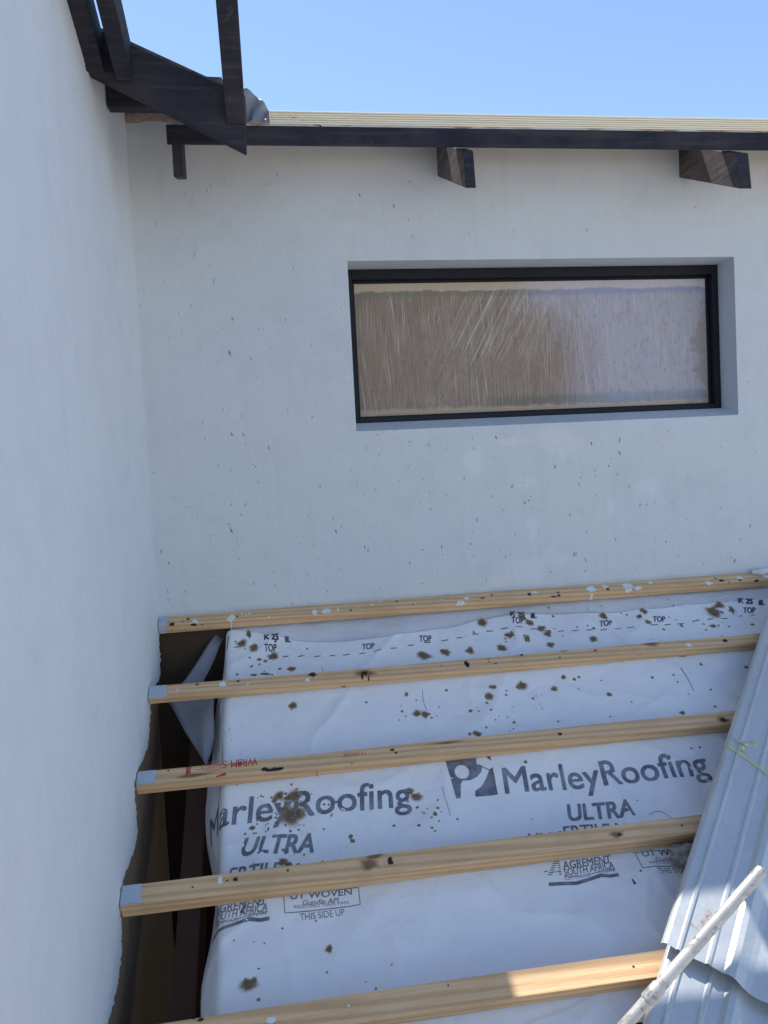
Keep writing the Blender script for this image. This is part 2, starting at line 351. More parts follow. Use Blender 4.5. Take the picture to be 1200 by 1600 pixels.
def put_text(bm, fn, body, b0, b1, up, eps=.0016, offset=0.0, shear=0.0, cell=.02, space=1.0):
    """baseline from b0 to b1 in surface coordinates, `up` the vector of one cap height"""
    if offset > 0:
        k = offset/CAP*math.hypot(*up)
        for i, (dx_, dy_) in enumerate(((-k, -k), (k, -k), (-k, k), (k, k))):
            put_text(bm, fn, body, (b0[0]+dx_, b0[1]+dy_), (b1[0]+dx_, b1[1]+dy_), up, eps+i*.00008, 0, shear, cell, space)
        return
    V, T = text_tris(body, 0, shear, space); x0 = min(v[0] for v in V); x1 = max(v[0] for v in V); W = x1-x0
    t = bmesh.new(); vs_ = []
    for x, y in V:
        a = (x-x0)/W; k = y/CAP; vs_.append(t.verts.new((b0[0]+(b1[0]-b0[0])*a+up[0]*k, b0[1]+(b1[1]-b0[1])*a+up[1]*k, 0)))
    for tr in T:
        try: t.faces.new([vs_[i] for i in tr])
        except ValueError: pass
    xs = [v.co.x for v in t.verts]; ys = [v.co.y for v in t.verts]
    for ax, lo, hi in ((0, min(xs), max(xs)), (1, min(ys), max(ys))):
        k = math.ceil(lo/cell)*cell
        while k < hi:
            p = Vector((k, 0, 0)) if ax == 0 else Vector((0, k, 0)); nn = Vector((1, 0, 0)) if ax == 0 else Vector((0, 1, 0))
            bmesh.ops.bisect_plane(t, geom=t.verts[:]+t.edges[:]+t.faces[:], plane_co=p, plane_no=nn); k += cell
    mp = {v: bm.verts.new(fn(v.co.x, v.co.y, eps)) for v in t.verts}
    for f in t.faces:
        try: bm.faces.new([mp[v] for v in f.verts])
        except ValueError: pass
    t.free()
def poly2d(bm, fn, pts, eps=.0016, cell=.02):
    t = bmesh.new(); tv = [t.verts.new((x, y, 0)) for x, y in pts]
    for tri in tessellate_polygon([[Vector((x, y, 0)) for x, y in pts]]): t.faces.new([tv[i] for i in tri])
    xs = [p[0] for p in pts]; ys = [p[1] for p in pts]
    for ax, lo, hi in ((0, min(xs), max(xs)), (1, min(ys), max(ys))):
        k = math.ceil(lo/cell)*cell
        while k < hi:
            p = Vector((k, 0, 0)) if ax == 0 else Vector((0, k, 0)); nn = Vector((1, 0, 0)) if ax == 0 else Vector((0, 1, 0))
            bmesh.ops.bisect_plane(t, geom=t.verts[:]+t.edges[:]+t.faces[:], plane_co=p, plane_no=nn); k += cell
    mp = {v: bm.verts.new(fn(v.co.x, v.co.y, eps)) for v in t.verts}
    for f in t.faces: bm.faces.new([mp[v] for v in f.verts])
    t.free()
MO = -.05
def us(x, y): return on_roof(x, y, MO)

# ================================================================== SETTING
g = bmesh.new(); n = 40
vv = [[g.verts.new(((i-n/2)*15, (j-n/2)*15, -3.2)) for i in range(n+1)] for j in range(n+1)]
for j in range(n):
    for i in range(n): g.faces.new([vv[j][i], vv[j][i+1], vv[j+1][i+1], vv[j+1][i]])
gm = MT('building_sand', (.42, .35, .27), .95, spec=.1); a_ = gm.noise(gm.coord(), .8, 6); b_ = gm.noise(gm.coord(), 25, 5, .7)
gm.color(gm.mix(a_, (.44, .38, .30), (.54, .48, .40))); gm.bump(b_, .7, .03)
tag(link('ground', g, gm.m), kind='structure', label='bare sandy building ground far below the roof')

# ---- back wall: plaster with a window opening, brick below the flashing line
WX0, WX1, WZ0, WZ1, REC = .2872, 1.7163, .1866, .7328, .1039
bw = empty('back_wall', (1.5, D, ZB))
tag(bw, 'grey painted plaster wall facing the viewer, with the long low window in it', 'wall')
b = bmesh.new(); X0, X1, Z0, Z1 = -A-.02, 5.0, -.475, 1.19; SL = .034
def q4(*p): b.faces.new([b.verts.new(x) for x in p])
nx, nz = 60, 24
def panel(x0, x1, z0, z1):
    kx = max(1, int((x1-x0)/.06)); kz = max(1, int((z1-z0)/.06))
    P = [[b.verts.new((x0+(x1-x0)*i/kx, D, z0+(z1-z0)*j/kz)) for i in range(kx+1)] for j in range(kz+1)]
    for j in range(kz):
        for i in range(kx): b.faces.new([P[j][i], P[j][i+1], P[j+1][i+1], P[j+1][i]])
zs = WZ0-SL
panel(X0, WX0, Z0, zs); panel(WX0, WX1, Z0, zs); panel(WX1, X1, Z0, zs)
panel(X0, WX0, zs, WZ1); panel(WX1, X1, zs, WZ1)
panel(X0, WX0, WZ1, Z1); panel(WX0, WX1, WZ1, Z1); panel(WX1, X1, WZ1, Z1)
Yr = D+.28
q4((WX0, D, WZ1), (WX1, D, WZ1), (WX1, Yr, WZ1), (WX0, Yr, WZ1)); q4((WX0, D, zs), (WX0, D+REC, WZ0+.001), (WX1, D+REC, WZ0+.001), (WX1, D, zs)); q4((WX0, D+REC, WZ0+.001), (WX0, Yr, WZ0+.001), (WX1, Yr, WZ0+.001), (WX1, D+REC, WZ0+.001))
q4((WX0, D, zs), (WX0, D, WZ1), (WX0, Yr, WZ1), (WX0, Yr, WZ0+.001), (WX0, D+REC, WZ0+.001)); q4((WX1, D, zs), (WX1, D+REC, WZ0+.001), (WX1, Yr, WZ0+.001), (WX1, Yr, WZ1), (WX1, D, WZ1))
q4((X0, D, Z0), (X1, D, Z0), (X1, D+.03, Z0), (X0, D+.03, Z0))
bmesh.ops.remove_doubles(b, verts=b.verts[:], dist=.0005)
bmesh.ops.recalc_face_normals(b, faces=b.faces[:])
plf = link('plaster_face', b, PLASTER, None, False)
md = plf.modifiers.new('bevel', 'BEVEL'); md.width = .005; md.segments = 3; md.limit_method = 'ANGLE'; md.angle_limit = R(50)
b = bmesh.new(); box(b, X0-.3, WX0-.02, D+.012, D+.25, -3.2, 1.19); box(b, WX1+.02, X1, D+.012, D+.25, -3.2, 1.19)
box(b, WX0-.02, WX1+.02, D+.012, D+.25, -3.2, zs-.02); box(b, WX0-.02, WX1+.02, D+.012, D+.25, WZ1+.02, 1.19)
core = link('brickwork', b, RAWD)
b = bmesh.new(); rr = random.Random(3)       # beam filling mortar on top
kx = 90; P = []
for j, (yy, zz) in enumerate(((D+.004, 1.178), (D-.006, 1.20), (D-.002, 1.225), (D+.03, 1.238), (D+.2, 1.238))):
    P.append([b.verts.new((X0+5.4*i/kx*1.0, yy+rr.uniform(-.004, .004), (zz if X0+5.4*i/kx < .03 else min(zz, 1.192)+j*.0005)+rr.uniform(-.004, .004))) for i in range(kx+1)])
for j in range(4):
    for i in range(kx): b.faces.new([P[j][i], P[j][i+1], P[j+1][i+1], P[j+1][i]])
bmesh.ops.recalc_face_normals(b, faces=b.faces[:])
fill = link('beam_filling', b, MORTAR, None, True)
# trowel marks and paint dribbles standing proud of the plaster
b = bmesh.new(); rr = random.Random(11)
def wall_fn(x, z, e): return Vector((x, D-e, z))
def lump(b, x, z, w_, h_, t_):
    m_ = Matrix.Translation((x, D+.0005, z)) @ Matrix.Rotation(rr.uniform(-.5, .3), 4, 'Y') @ Matrix.Diagonal((w_, t_, h_, 1))
    bmesh.ops.create_icosphere(b, subdivisions=2, radius=1, matrix=m_)
for x, y in [(330, 290), (325, 297), (352, 288), (290, 305), (246, 350), (280, 347), (398, 346), (305, 400), (258, 440), (336, 440), (468, 365), (460, 420), (282, 490), (300, 478), (285, 520), (265, 528), (388, 598), (404, 590), (412, 600), (426, 545), (350, 640), (450, 640), (515, 500), (535, 482), (236, 668), (362, 735), (380, 652), (488, 540), (575, 700), (640, 730), (690, 800), (560, 760), (420, 800), (330, 840), (700, 700), (600, 330), (560, 330), (640, 345)]:
    p = on_y(x, y, D); lump(b, p.x, p.z, rr.uniform(.003, .007), rr.uniform(.004, .013), rr.uniform(.002, .0036))
for k in range(110):
    x = rr.uniform(-.38, 2.2); z = rr.uniform(-.4, 1.1)
    if WX0-.05 < x < WX1+.05 and zs-.04 < z < WZ1+.05: continue
    lump(b, x, z, rr.uniform(.001, .003), rr.uniform(.002, .007), rr.uniform(.0006, .0015))
cr_ = [on_y(x, y, D) for x, y in ((383, 309), (398, 300), (412, 293), (430, 286), (450, 278), (475, 271), (500, 266))]
tube(b, [p+Vector((0, .0006, 0)) for p in cr_], [.0008, .0016, .0022, .0018, .0014, .001, .0004], 6)
cr_ = [on_y(x, y, D) for x, y in ((293, 330), (300, 312), (309, 296), (314, 290))]
tube(b, [p+Vector((0, .0006, 0)) for p in cr_], [.0005, .0016, .0016, .0004], 6)
marks = link('trowel_mark', b, PLASTER, None, True)
b = bmesh.new(); rr = random.Random(5)
pits = [(775, 683), (968, 688), (968, 708), (951, 728), (955, 716), (965, 741), (930, 735), (930, 745), (905, 757), (983, 760), (1000, 788), (1050, 786), (890, 805), (820, 786), (826, 782), (800, 760), (962, 843), (900, 865), (897, 866), (1172, 822), (1148, 876), (914, 892), (915, 875), (768, 775), (867, 730), (924, 693), (570, 855), (575, 860), (264, 880), (252, 862), (360, 827), (362, 830), (420, 700), (500, 760), (525, 830), (470, 850), (640, 880), (690, 855), (740, 700), (745, 812), (760, 905), (363, 498), (337, 443), (392, 560), (359, 552), (381, 680), (362, 678), (562, 305), (615, 322), (645, 370), (917, 360), (640, 690), (660, 860), (735, 850), (790, 870), (446, 500)]
for x, y in pits:
    p = on_y(x, y, D); blob(b, wall_fn, p.x, p.z, rr.uniform(.0012, .0028), rr.uniform(.003, .0085), rr.uniform(-.2, .5), .0006, .4, 9, rr)
for k in range(170):
    x = rr.uniform(-.38, 2.1); z = -.40+abs(rr.gauss(0, .32))
    if (WX0-.02 < x < WX1+.02 and zs-.01 < z < WZ1+.02) or z > 1.05: continue
    blob(b, wall_fn, x, z, rr.uniform(.0007, .0018), rr.uniform(.001, .005), rr.uniform(-.2, .6), .0006, .4, 8, rr)
PITM = alpha_mat('plaster_pit', (.10, .11, .13), (.2, .21, .24), 200, .8)
pit_o = link('pit', b, PITM)
adopt(bw, [plf, core, fill, marks, pit_o])
marks['kind'] = 'stuff'; pit_o['kind'] = 'stuff'

# ---- left wall
lw = empty('side_wall', (-A, 0, -3.2))
tag(lw, 'smooth pale blue grey plaster wall on the left, running towards the viewer', 'wall')
low = [(248, 965), (249, 1000), (251, 1030), (250, 1060), (243, 1072), (236, 1082), (234, 1100), (236, 1118), (234, 1140), (231, 1165), (222, 1190), (213, 1207), (210, 1225), (211, 1245), (213, 1270), (215, 1300), (213, 1318), (204, 1345), (195, 1368), (190, 1388), (189, 1410), (190, 1440), (191, 1470), (190, 1500), (184, 1540), (177, 1570), (168, 1600)]
up = [(195, 168), (188, 160), (181, 148), (174, 138), (160, 130), (148, 120), (135, 110), (132, 96), (133, 80), (135, 66), (134, 50), (130, 38), (127, 24), (121, 12), (118, 0)]
def ragged(pp, amp, seed):
    out = []; q_ = random.Random(seed)
    for (x0, y0), (x1, y1) in zip(pp, pp[1:]):
        k_ = max(1, int(math.hypot(x1-x0, y1-y0)/3.5))
        for i in range(k_): out.append((x0+(x1-x0)*i/k_+q_.gauss(0, amp), y0+(y1-y0)*i/k_+q_.gauss(0, amp)))
    return out+[pp[-1]]
low = ragged(low, .8, 4); up = ragged(up, .6, 5)
poly = [(-1.6, -3.2), (.95, -3.2), (.98, -1.5), (1.25, -1.34)]
poly += [tuple(on_x(x, y, -A)[1:]) for x, y in low[::-1]]; poly += [(2.63, -.45), (2.63, 1.25)]
poly += [tuple(on_x(x, y, -A)[1:]) for x, y in up]; poly += [(1.8, 1.30), (1.4, 1.5), (.5, 1.95), (-1.6, 2.9)]
b = bmesh.new(); prism(b, [(-A, y, z) for y, z in poly], Vector((-.022, 0, 0)))
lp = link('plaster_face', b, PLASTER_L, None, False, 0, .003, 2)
b = bmesh.new(); prism(b, [(-A-.0225, y, z) for y, z in [(-1.6, -3.2), (2.611, -3.2), (2.611, 1.15), (2.2, 1.03), (1.95, 1.1), (1.8, 1.28), (1.3, 1.5), (-1.6, 2.88)]], Vector((-.2, 0, 0)))
lc = link('brickwork', b, RAW)
adopt(lw, [lp, lc])

# ---- wall under the eaves
ew = empty('eaves_wall', (1.5, 1.35, -3.2)); tag(ew, 'low brick wall under the foot of the roof, rough mortar on its top', 'wall')
b = bmesh.new(); box(b, -A+.002, 4.4, 1.22, 1.64, -3.2, -1.262); e1 = link('brickwork', b, RAW)
b = bmesh.new(); rr = random.Random(2); kx, ky = 220, 14; P = []
for j in range(ky+1):
    P.append([b.verts.new((-A+.004+4.8*i/kx, 1.20+.46*j/ky, -1.262+.03*min(1, j/2, (ky-j)/2)+.022*noise.noise(Vector((i*.6, j*.9, 1))) + rr.uniform(-.005, .005))) for i in range(kx+1)])
for j in range(ky):
    for i in range(kx): b.faces.new([P[j][i], P[j][i+1], P[j+1][i+1], P[j+1][i]])
e2 = link('mortar_bed', b, MORTAR, None, False); adopt(ew, [e1, e2])

# ================================================================== WINDOW
wn = empty('window', ((WX0+WX1)/2, D+REC, WZ0)); tag(wn, 'long low black framed window with scratched film, brown and lilac reflections painted on it', 'window')
Y0 = D+REC; fl = .024; ft = .034; fb = .020
b = bmesh.new()
def fbar(x0, x1, z0, z1): box(b, x0, x1, Y0, Y0+.06, z0, z1)
fbar(WX0, WX0+fl, WZ0+.002, WZ1-.001); fbar(WX1-fl, WX1-.0005, WZ0+.002, WZ1-.001); fbar(WX0+fl, WX1-fl, WZ1-ft, WZ1-.001); fbar(WX0+fl, WX1-fl, WZ0+.002, WZ0+fb)
wf = link('frame', b, FRAME, None, False, 0, .002, 2)
b = bmesh.new(); bt = .010; yb = Y0+.030                       # glazing bead, set back
box(b, WX0+fl, WX0+fl+bt, yb, yb+.012, WZ0+fb, WZ1-ft); box(b, WX1-fl-bt, WX1-fl, yb, yb+.012, WZ0+fb, WZ1-ft)
box(b, WX0+fl+bt, WX1-fl-bt, yb+.0005, yb+.0115, WZ1-ft-bt, WZ1-ft); box(b, WX0+fl+bt, WX1-fl-bt, yb+.0005, yb+.0115, WZ0+fb, WZ0+fb+bt*.6)
bead = link('glazing_bead', b, FRAME, None, False, 0, .001, 1)
def make_film():
    m = MT('scratched_film_reflections', (.3, .2, .14), .42, spec=.5); v = m.coord(); sx = m.n('ShaderNodeSeparateXYZ'); m.l(v, sx.inputs[0]); X, Z = sx.outputs[0], sx.outputs[2]
    warp = m.noise(v, 7, 5, .65)
    xx = m.math('ADD', X, m.math('MULTIPLY', m.math('SUBTRACT', warp, .5), .42))
    # painted reflections: brown trees at left, lilac sky at right; the edge slants down
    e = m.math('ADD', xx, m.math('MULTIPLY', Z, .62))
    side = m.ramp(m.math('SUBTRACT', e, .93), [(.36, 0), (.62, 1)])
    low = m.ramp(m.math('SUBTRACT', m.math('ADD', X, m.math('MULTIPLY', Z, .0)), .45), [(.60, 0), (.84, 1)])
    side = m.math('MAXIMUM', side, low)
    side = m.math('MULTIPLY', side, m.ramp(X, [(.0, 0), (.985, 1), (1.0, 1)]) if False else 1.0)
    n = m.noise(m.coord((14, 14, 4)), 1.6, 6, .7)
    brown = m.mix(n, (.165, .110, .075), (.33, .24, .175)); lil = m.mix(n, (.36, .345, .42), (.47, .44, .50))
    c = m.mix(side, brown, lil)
    # diagonal and vertical scratches in the film
    def scr(angle, sc_, stretch, thr, gate_scale, seed):
        mp = m.n('ShaderNodeMapping'); mp.inputs['Rotation'].default_value = (0, angle, 0); mp.inputs['Location'].default_value = (seed, seed*.7, seed*1.3)
        m.l(m.tc.outputs['Object'], mp.inputs[0]); m2 = m.n('ShaderNodeMapping'); m2.inputs['Scale'].default_value = (sc_, 1, stretch); m.l(mp.outputs[0], m2.inputs[0])
        f = m.noise(m2.outputs[0], 1, 3, .6); g_ = m.noise(m.coord((1, 1, 1)), gate_scale, 3, .5)
        return m.math('MULTIPLY', m.ramp(f, [(thr, 0), (thr+.11, 1)]), m.ramp(g_, [(.38, .15), (.6, 1)]))
    s1 = scr(0.0, 420, 5.0, .56, 5, 1.0); s2 = scr(.08, 300, 3.2, .57, 4, 4.0); s3 = scr(-.50, 300, 3.4, .53, 3, 8.0); s4 = scr(-.16, 330, 5.5, .57, 6, 2.6)
    mid = m.ramp(m.math('ABSOLUTE', m.math('SUBTRACT', m.math('SUBTRACT', X, m.math('MULTIPLY', m.math('SUBTRACT', Z, .4), .5)), .80)), [(.10, 1), (.26, 0)])
    s3 = m.math('MULTIPLY', s3, mid)
    s = m.math('MAXIMUM', m.math('MAXIMUM', s1, s2), m.math('MAXIMUM', s3, m.math('MULTIPLY', s4, .8)))
    c = m.mix(m.math('MULTIPLY', s, .62), c, (.72, .68, .64))
    sp = m.ramp(m.noise(m.coord(), 130, 4, .75), [(.60, 0), (.70, 1)]); c = m.mix(m.math('MULTIPLY', sp, .55), c, (.62, .54, .46)); c = m.mix(m.math('MULTIPLY', m.ramp(m.noise(m.coord((1, 1, .6), (0, .3, 0)), 60, 6, .8), [(.52, 0), (.66, 1)]), .4), c, (.13, .10, .08))
    bl = m.ramp(m.noise(m.coord((1, 1, .8)), 16, 5, .7), [(.5, 0), (.75, 1)]); c = m.mix(m.math('MULTIPLY', bl, .35), c, (.42, .35, .28))
    # beige strip along the top with a dark blue-green line under it
    zt = WZ1-ft-bt; wz = m.math('ADD', Z, m.math('MULTIPLY', m.math('SUBTRACT', m.noise(m.coord((1, 1, 1)), 22, 4, .6), .5), .03))
    t1 = m.ramp(m.math('SUBTRACT', wz, zt-.030), [(.0, 0), (.004, 1)]); c = m.mix(m.math('MULTIPLY', t1, .75), c, m.mix(side, (.60, .48, .36), (.60, .55, .58)))
    t2 = m.math('MULTIPLY', m.ramp(m.math('SUBTRACT', wz, zt-.058), [(.0, 0), (.014, 1)]), m.ramp(m.math('SUBTRACT', wz, zt-.034), [(.0, 1), (.006, 0)]))
    c = m.mix(m.math('MULTIPLY', t2, .55), c, m.mix(side, (.16, .17, .13), (.22, .26, .50)))
    # beige strip along the foot, a dark green and blue one above
    t3 = m.ramp(m.math('SUBTRACT', wz, WZ0+fb+.022), [(.0, 1), (.010, 0)]); c = m.mix(m.math('MULTIPLY', t3, .7), c, (.56, .43, .30))
    t4 = m.math('MULTIPLY', m.ramp(m.math('SUBTRACT', wz, WZ0+fb+.020), [(.0, 0), (.006, 1)]), m.ramp(m.math('SUBTRACT', wz, WZ0+fb+.052), [(.0, 1), (.016, 0)]))
    t4 = m.math('MULTIPLY', t4, m.ramp(m.math('SUBTRACT', X, .75), [(.0, 0), (.12, 1)])); c = m.mix(m.math('MULTIPLY', t4, .5), c, m.mix(side, (.13, .15, .11), (.20, .26, .36)))
    # brown strip at the right-hand end
    t5 = m.ramp(m.math('SUBTRACT', xx, WX1-.105), [(.02, 0), (.05, 1)]); c = m.mix(m.math('MULTIPLY', t5, .55), c, (.27, .21, .17))
    m.color(c); m.bump(s, .5, .0008); m.bump(n, .4, .004); m.rough(m.ramp(n, [(.3, .35), (.7, .6)])); return m.m
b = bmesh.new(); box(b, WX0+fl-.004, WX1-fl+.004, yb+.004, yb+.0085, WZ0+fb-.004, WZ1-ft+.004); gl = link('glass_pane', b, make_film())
b = bmesh.new(); box(b, WX0+fl-.004, WX1-fl+.004, yb+.03, yb+.04, WZ0+.004, WZ1-.004); bk = link('blocking_board', b, RAW)
adopt(wn, [wf, bead, gl, bk])

# ================================================================== UPPER EAVES
PIT2 = math.tan(R(25.5))
def tail(x0, x1, label, lowz=.846, short=False):
    pts = [(2.6, 1.017), (2.249, lowz), (2.262, .962), (2.6, 1.135), (3.9, 1.135+1.3*PIT2), (3.9, 1.017+1.3*PIT2)]
    if short: pts = [(2.345, .905), (2.256, lowz), (2.262, .972), (2.300, .985), (2.345, 1.008)]
    b = bmesh.new(); prism(b, [(x0, y, z) for y, z in pts], Vector((x1-x0, 0, 0)))
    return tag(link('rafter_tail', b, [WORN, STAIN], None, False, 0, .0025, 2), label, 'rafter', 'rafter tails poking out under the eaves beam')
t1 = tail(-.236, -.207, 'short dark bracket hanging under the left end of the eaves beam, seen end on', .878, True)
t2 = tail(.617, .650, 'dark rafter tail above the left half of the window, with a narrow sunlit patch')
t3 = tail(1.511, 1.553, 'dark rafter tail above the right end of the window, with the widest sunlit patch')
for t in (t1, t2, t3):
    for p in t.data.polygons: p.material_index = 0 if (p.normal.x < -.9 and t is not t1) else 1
b = bmesh.new(); prism(b, [(-.2535, y, z) for y, z in ((2.300, .9865), (2.345, 1.008), (2.345, 1.064), (2.300, 1.0448))], Vector((5.2, 0, 0)))
tag(link('eaves_beam', b, STAIN, None, False, 0, .003, 2), 'long dark stained timber along the eaves, lying on the rafter tails', 'beam')
# pale ribbed board on the beam
b = bmesh.new(); pr = []; z0_, z1_ = 1.0495, 1.0900; nr_ = 6
for k in range(nr_):
    zc = z0_ + (z1_-z0_)*(k+.5)/nr_; hh = (z1_-z0_)/nr_
    for a in (-90, -60, -30, 0, 30, 60, 90): pr.append((2.302 - .0025*math.cos(R(a)), zc + hh*.36*math.sin(R(a))))
    if k < nr_-1: pr += [(2.307, zc+hh*.42), (2.307, zc+hh*.58)]
pr = pr + [(2.345, z1_+.012), (2.345, z0_+.020)]
prism(b, [(.046, y, z) for y, z in pr], Vector((4.9, 0, 0)))
tag(link('ribbed_board', b, PALE), 'pale pine board with fine grooves lying on top of the dark eaves beam', 'board')
# roof deck behind the eaves
b = bmesh.new(); n_ = 40; dd = Vector((0, math.cos(R(25.5)), math.sin(R(25.5)))); nn_ = Vector((0, -math.sin(R(25.5)), math.cos(R(25.5))))
frame_box(b, Vector((-.20, 2.486, 1.079)), UX, dd, nn_, (0, 5.0), (0, 2.0), (0, .022))
tag(link('roof_deck', b, PINE), 'timber roof boarding on the rafters behind the eaves beam', 'roof')
# small plank end, underlay scrap and felt curl where the roofs meet
b = bmesh.new(); p = [on_y(x, y, 2.31) for x, y in ((286, 150), (300, 118), (346, 120), (352, 136), (352, 165), (300, 180))]
prism(b, p, Vector((0, .05, 0))); tag(link('timber_offcut', b, WORN, None, False, 0, .002), 'short weathered timber block showing above the sloping fascia plank', 'timber block')
def scrap():
    b = bmesh.new(); n1, n2 = 22, 16; rows = []
    topl = [(352, 128), (383, 138), (402, 150), (414, 163), (423, 176), (430, 190)]
    for i in range(n1+1):
        t = i/n1*(len(topl)-1); k = min(int(t), len(topl)-2); f_ = t-k; px_ = topl[k][0]*(1-f_)+topl[k+1][0]*f_; py_ = topl[k][1]*(1-f_)+topl[k+1][1]*f_
        P = on_y(px_, py_, 2.34); row = []
        for j in range(n2+1):
            v = j/n2; z = P.z*(1-v) + 1.062*v; y = 2.34 - .030*v + .008*math.sin(i*.9+v*5) + .012*math.sin(v*3.1)
            row.append(b.verts.new((P.x - .006*v*math.sin(i), y, z)))
        rows.append(row)
    for a, c in zip(rows, rows[1:]):
        for j in range(n2): b.faces.new([a[j], c[j], c[j+1], a[j+1]])
    bmesh.ops.remove_doubles(b, verts=b.verts[:], dist=1e-5); bmesh.ops.recalc_face_normals(b, faces=b.faces[:])
    return tag(link('underlay_scrap', b, FLAPM, None, True, .001), 'grey scrap of roof underlay bunched up at the end of the sloping fascia plank', 'plastic sheet')
scrap()
b = bmesh.new(); rows = []
for i in range(15):
    t = i/14; P = on_y(452+50*t, 184+11*t, 2.313); row = []
    for j in range(7):
        a = R(-70+ j*32*(1-.5*t)); row.append(b.verts.new((P.x, P.y+.014*math.sin(a)*(1-.6*t), P.z-.006+.012*math.cos(a)*(1-.7*t)+.001*math.sin(i*2.1))))
    rows.append(row)
for a, c in zip(rows, rows[1:]):
    for j in range(6): b.faces.new([a[j], c[j], c[j+1], a[j+1]])
bmesh.ops.recalc_face_normals(b, faces=b.faces[:]); tag(link('felt_strip', b, STAIN, None, True, .0015), 'small dark curl of roofing felt resting on the pale grooved board', 'felt')
# sloping fascia plank and the rafters that land on it
YP = 2.069
b = bmesh.new(); p = [(-.62, YP, 1.275), (-.62, YP, 1.175), (-.417, YP, 1.072), (-.024, YP, .874), (-.019, YP, 1.016), (-.137, YP, 1.068), (-.286, YP, 1.134), (-.41, YP, 1.190)]
prism(b, p, Vector((0, .035, 0))); tag(link('fascia_plank', b, STAIN, None, False, 0, .003, 2), 'wide dark plank sloping down from the left wall, its end cut upright', 'plank')
def up_rafter(x0, x1, zt, label, pitch=24, h=.10, y0=YP-.002):
    b = bmesh.new(); d = Vector((0, -math.cos(R(pitch)), math.sin(R(pitch)))); nn = Vector((0, math.sin(R(pitch)), math.cos(R(pitch))))
    x = (x0+x1)/2; P = Vector((x0, y0, zt-.105)); frame_box(b, P, UX, d, nn, (0, x1-x0), (0, 1.9), (0, h))
    tag(link('roof_rafter', b, STAIN, None, False, 0, .003, 2), label, 'rafter', 'rafters rising overhead from the sloping plank')
up_rafter(-.43, -.372, 1.17, 'dark rafter overhead nearest the left wall, half buried in its plaster', 22)
up_rafter(-.345, -.303, 1.15, 'dark rafter overhead, middle one of the three above the sloping plank', 22)
up_rafter(-.072, -.022, 1.045, 'dark rafter overhead at the cut end of the sloping plank, apart from the others', 40)
b = bmesh.new(); box(b, -A+.003, -.06, 2.285, 2.325, 1.086, 1.15); tag(link('cross_beam', b, STAIN, None, False, 0, .003), 'dark level timber in the top corner, mostly hidden behind the sloping plank', 'beam')
# unseen boarding of the higher roof, added to shade the lower roof's left part
b = bmesh.new(); pa_ = [Vector((x, YP+.04+dy, 1.016+.012-.45*(x+.02)+.44*dy)) for x, dy in ((-.80, 0), (-.022, 0), (-.022, 1.3), (-.80, 1.3))]; prism(b, pa_, Vector((0, 0, .012)))
tag(link('upper_shade_deck', b, WORN), 'unseen thin boarding added behind the sloping fascia plank to shade the roof below', 'roof')

# ================================================================== LOWER ROOF
root, sheet = build_underlay()
tag(root, 'white roof underlay with grey printed lettering, stretched under the battens', 'roof underlay')
fn = SURF
ink = bmesh.new(); ik = bmesh.new()
def pxtext(bm, body, p0, p1, cap_px, dx_=0, off=.0, shear=0, fn_=None, space=1.0, lean=0):
    a = us(*p0); c = us(*p1); t = us(p0[0]+lean, p0[1]-cap_px); put_text(bm, SURF, body, a, c, (t[0]-a[0], t[1]-a[1]), .0016, off, shear, space=space)
# large lettering: one repeat on the right, one running over the left edge
R0 = us(791, 1236); R1 = us(1112, 1205); CAPU = (us(784, 1202)[0]-us(791, 1236)[0], us(784, 1202)[1]-us(791, 1236)[1])
put_text(ink, SURF, 'MarleyRoofing', R0, R1, CAPU, .0016, .012, 0)
WID = (R1[0]-R0[0]); L1 = us(643, 1256); L0 = (L1[0]-WID, L1[1]-(R1[1]-R0[1])*.8+.0)
put_text(ink, SURF, 'MarleyRoofing', L0, L1, CAPU, .0016, .012, 0)
REP = L1[0]-R1[0]; REPS = L1[1]-R1[1]
def both(fnc):
    fnc(0, 0); fnc(REP, REPS)
def T2(body, p0, p1, cap, off=.008, shear=0, lean=0, which=ink, space=1.0, ds=0.0):
    a = us(*p0); c = us(*p1); t = us(p0[0]+lean, p0[1]-cap); upv = (t[0]-a[0], t[1]-a[1])
    both(lambda du, dsv: put_text(which, SURF, body, (a[0]+du, a[1]+dsv+(ds if du else 0)), (c[0]+du, c[1]+dsv+(ds if du else 0)), upv, .0016, off, shear, space=space))
T2('ULTRA', (892, 1276), (994, 1269), 26, .022, .12, -5)
def bent(u, s, e):
    uc = us(940, 1310)[0] if u > .28 else us(940, 1310)[0]+REP
    return SURF(u, s+min(.8*max(0, abs(u-uc)-.08), .02), e)
a_, c_, t_ = us(828, 1320), us(1103, 1301), us(824, 1298)
for du, dsv in ((0, -.016), (REP, REPS-.005)): put_text(ink, bent, 'UNDERTILE MEMBRANE', (a_[0]+du, a_[1]+dsv), (c_[0]+du, c_[1]+dsv), (t_[0]-a_[0], t_[1]-a_[1]), .0016, .016, .12)
T2('AGREMENT', (881, 1357), (956, 1346), 11, .015, 0, -2)
T2('SOUTH AFRICA', (883, 1367), (961, 1354), 10, .012, 0, -2)
T2('CERTIFICATE', (884, 1373), (924, 1367), 5, .0, 0, -1)
T2('2014/498', (936, 1364), (962, 1359), 5, .0, 0, -1)
REP3 = tuple(a-c for a, c in zip(us(992, 1332), us(442, 1397)))
def T3(body, p0, p1, cap, off, shear=0):   # stamps laid out from the left repeat, where they show whole
    a = us(*p0); c = us(*p1); t = us(p0[0]-1, p0[1]-cap); upv = (t[0]-a[0], t[1]-a[1])
    for du, dsv in ((0, 0), REP3):
        put_text(ink, SURF, body, (a[0]+du, a[1]+dsv), (c[0]+du, c[1]+dsv), upv, .0016, off, shear)
T3('UT WOVEN', (454, 1404), (551, 1396), 9, .022, .1)
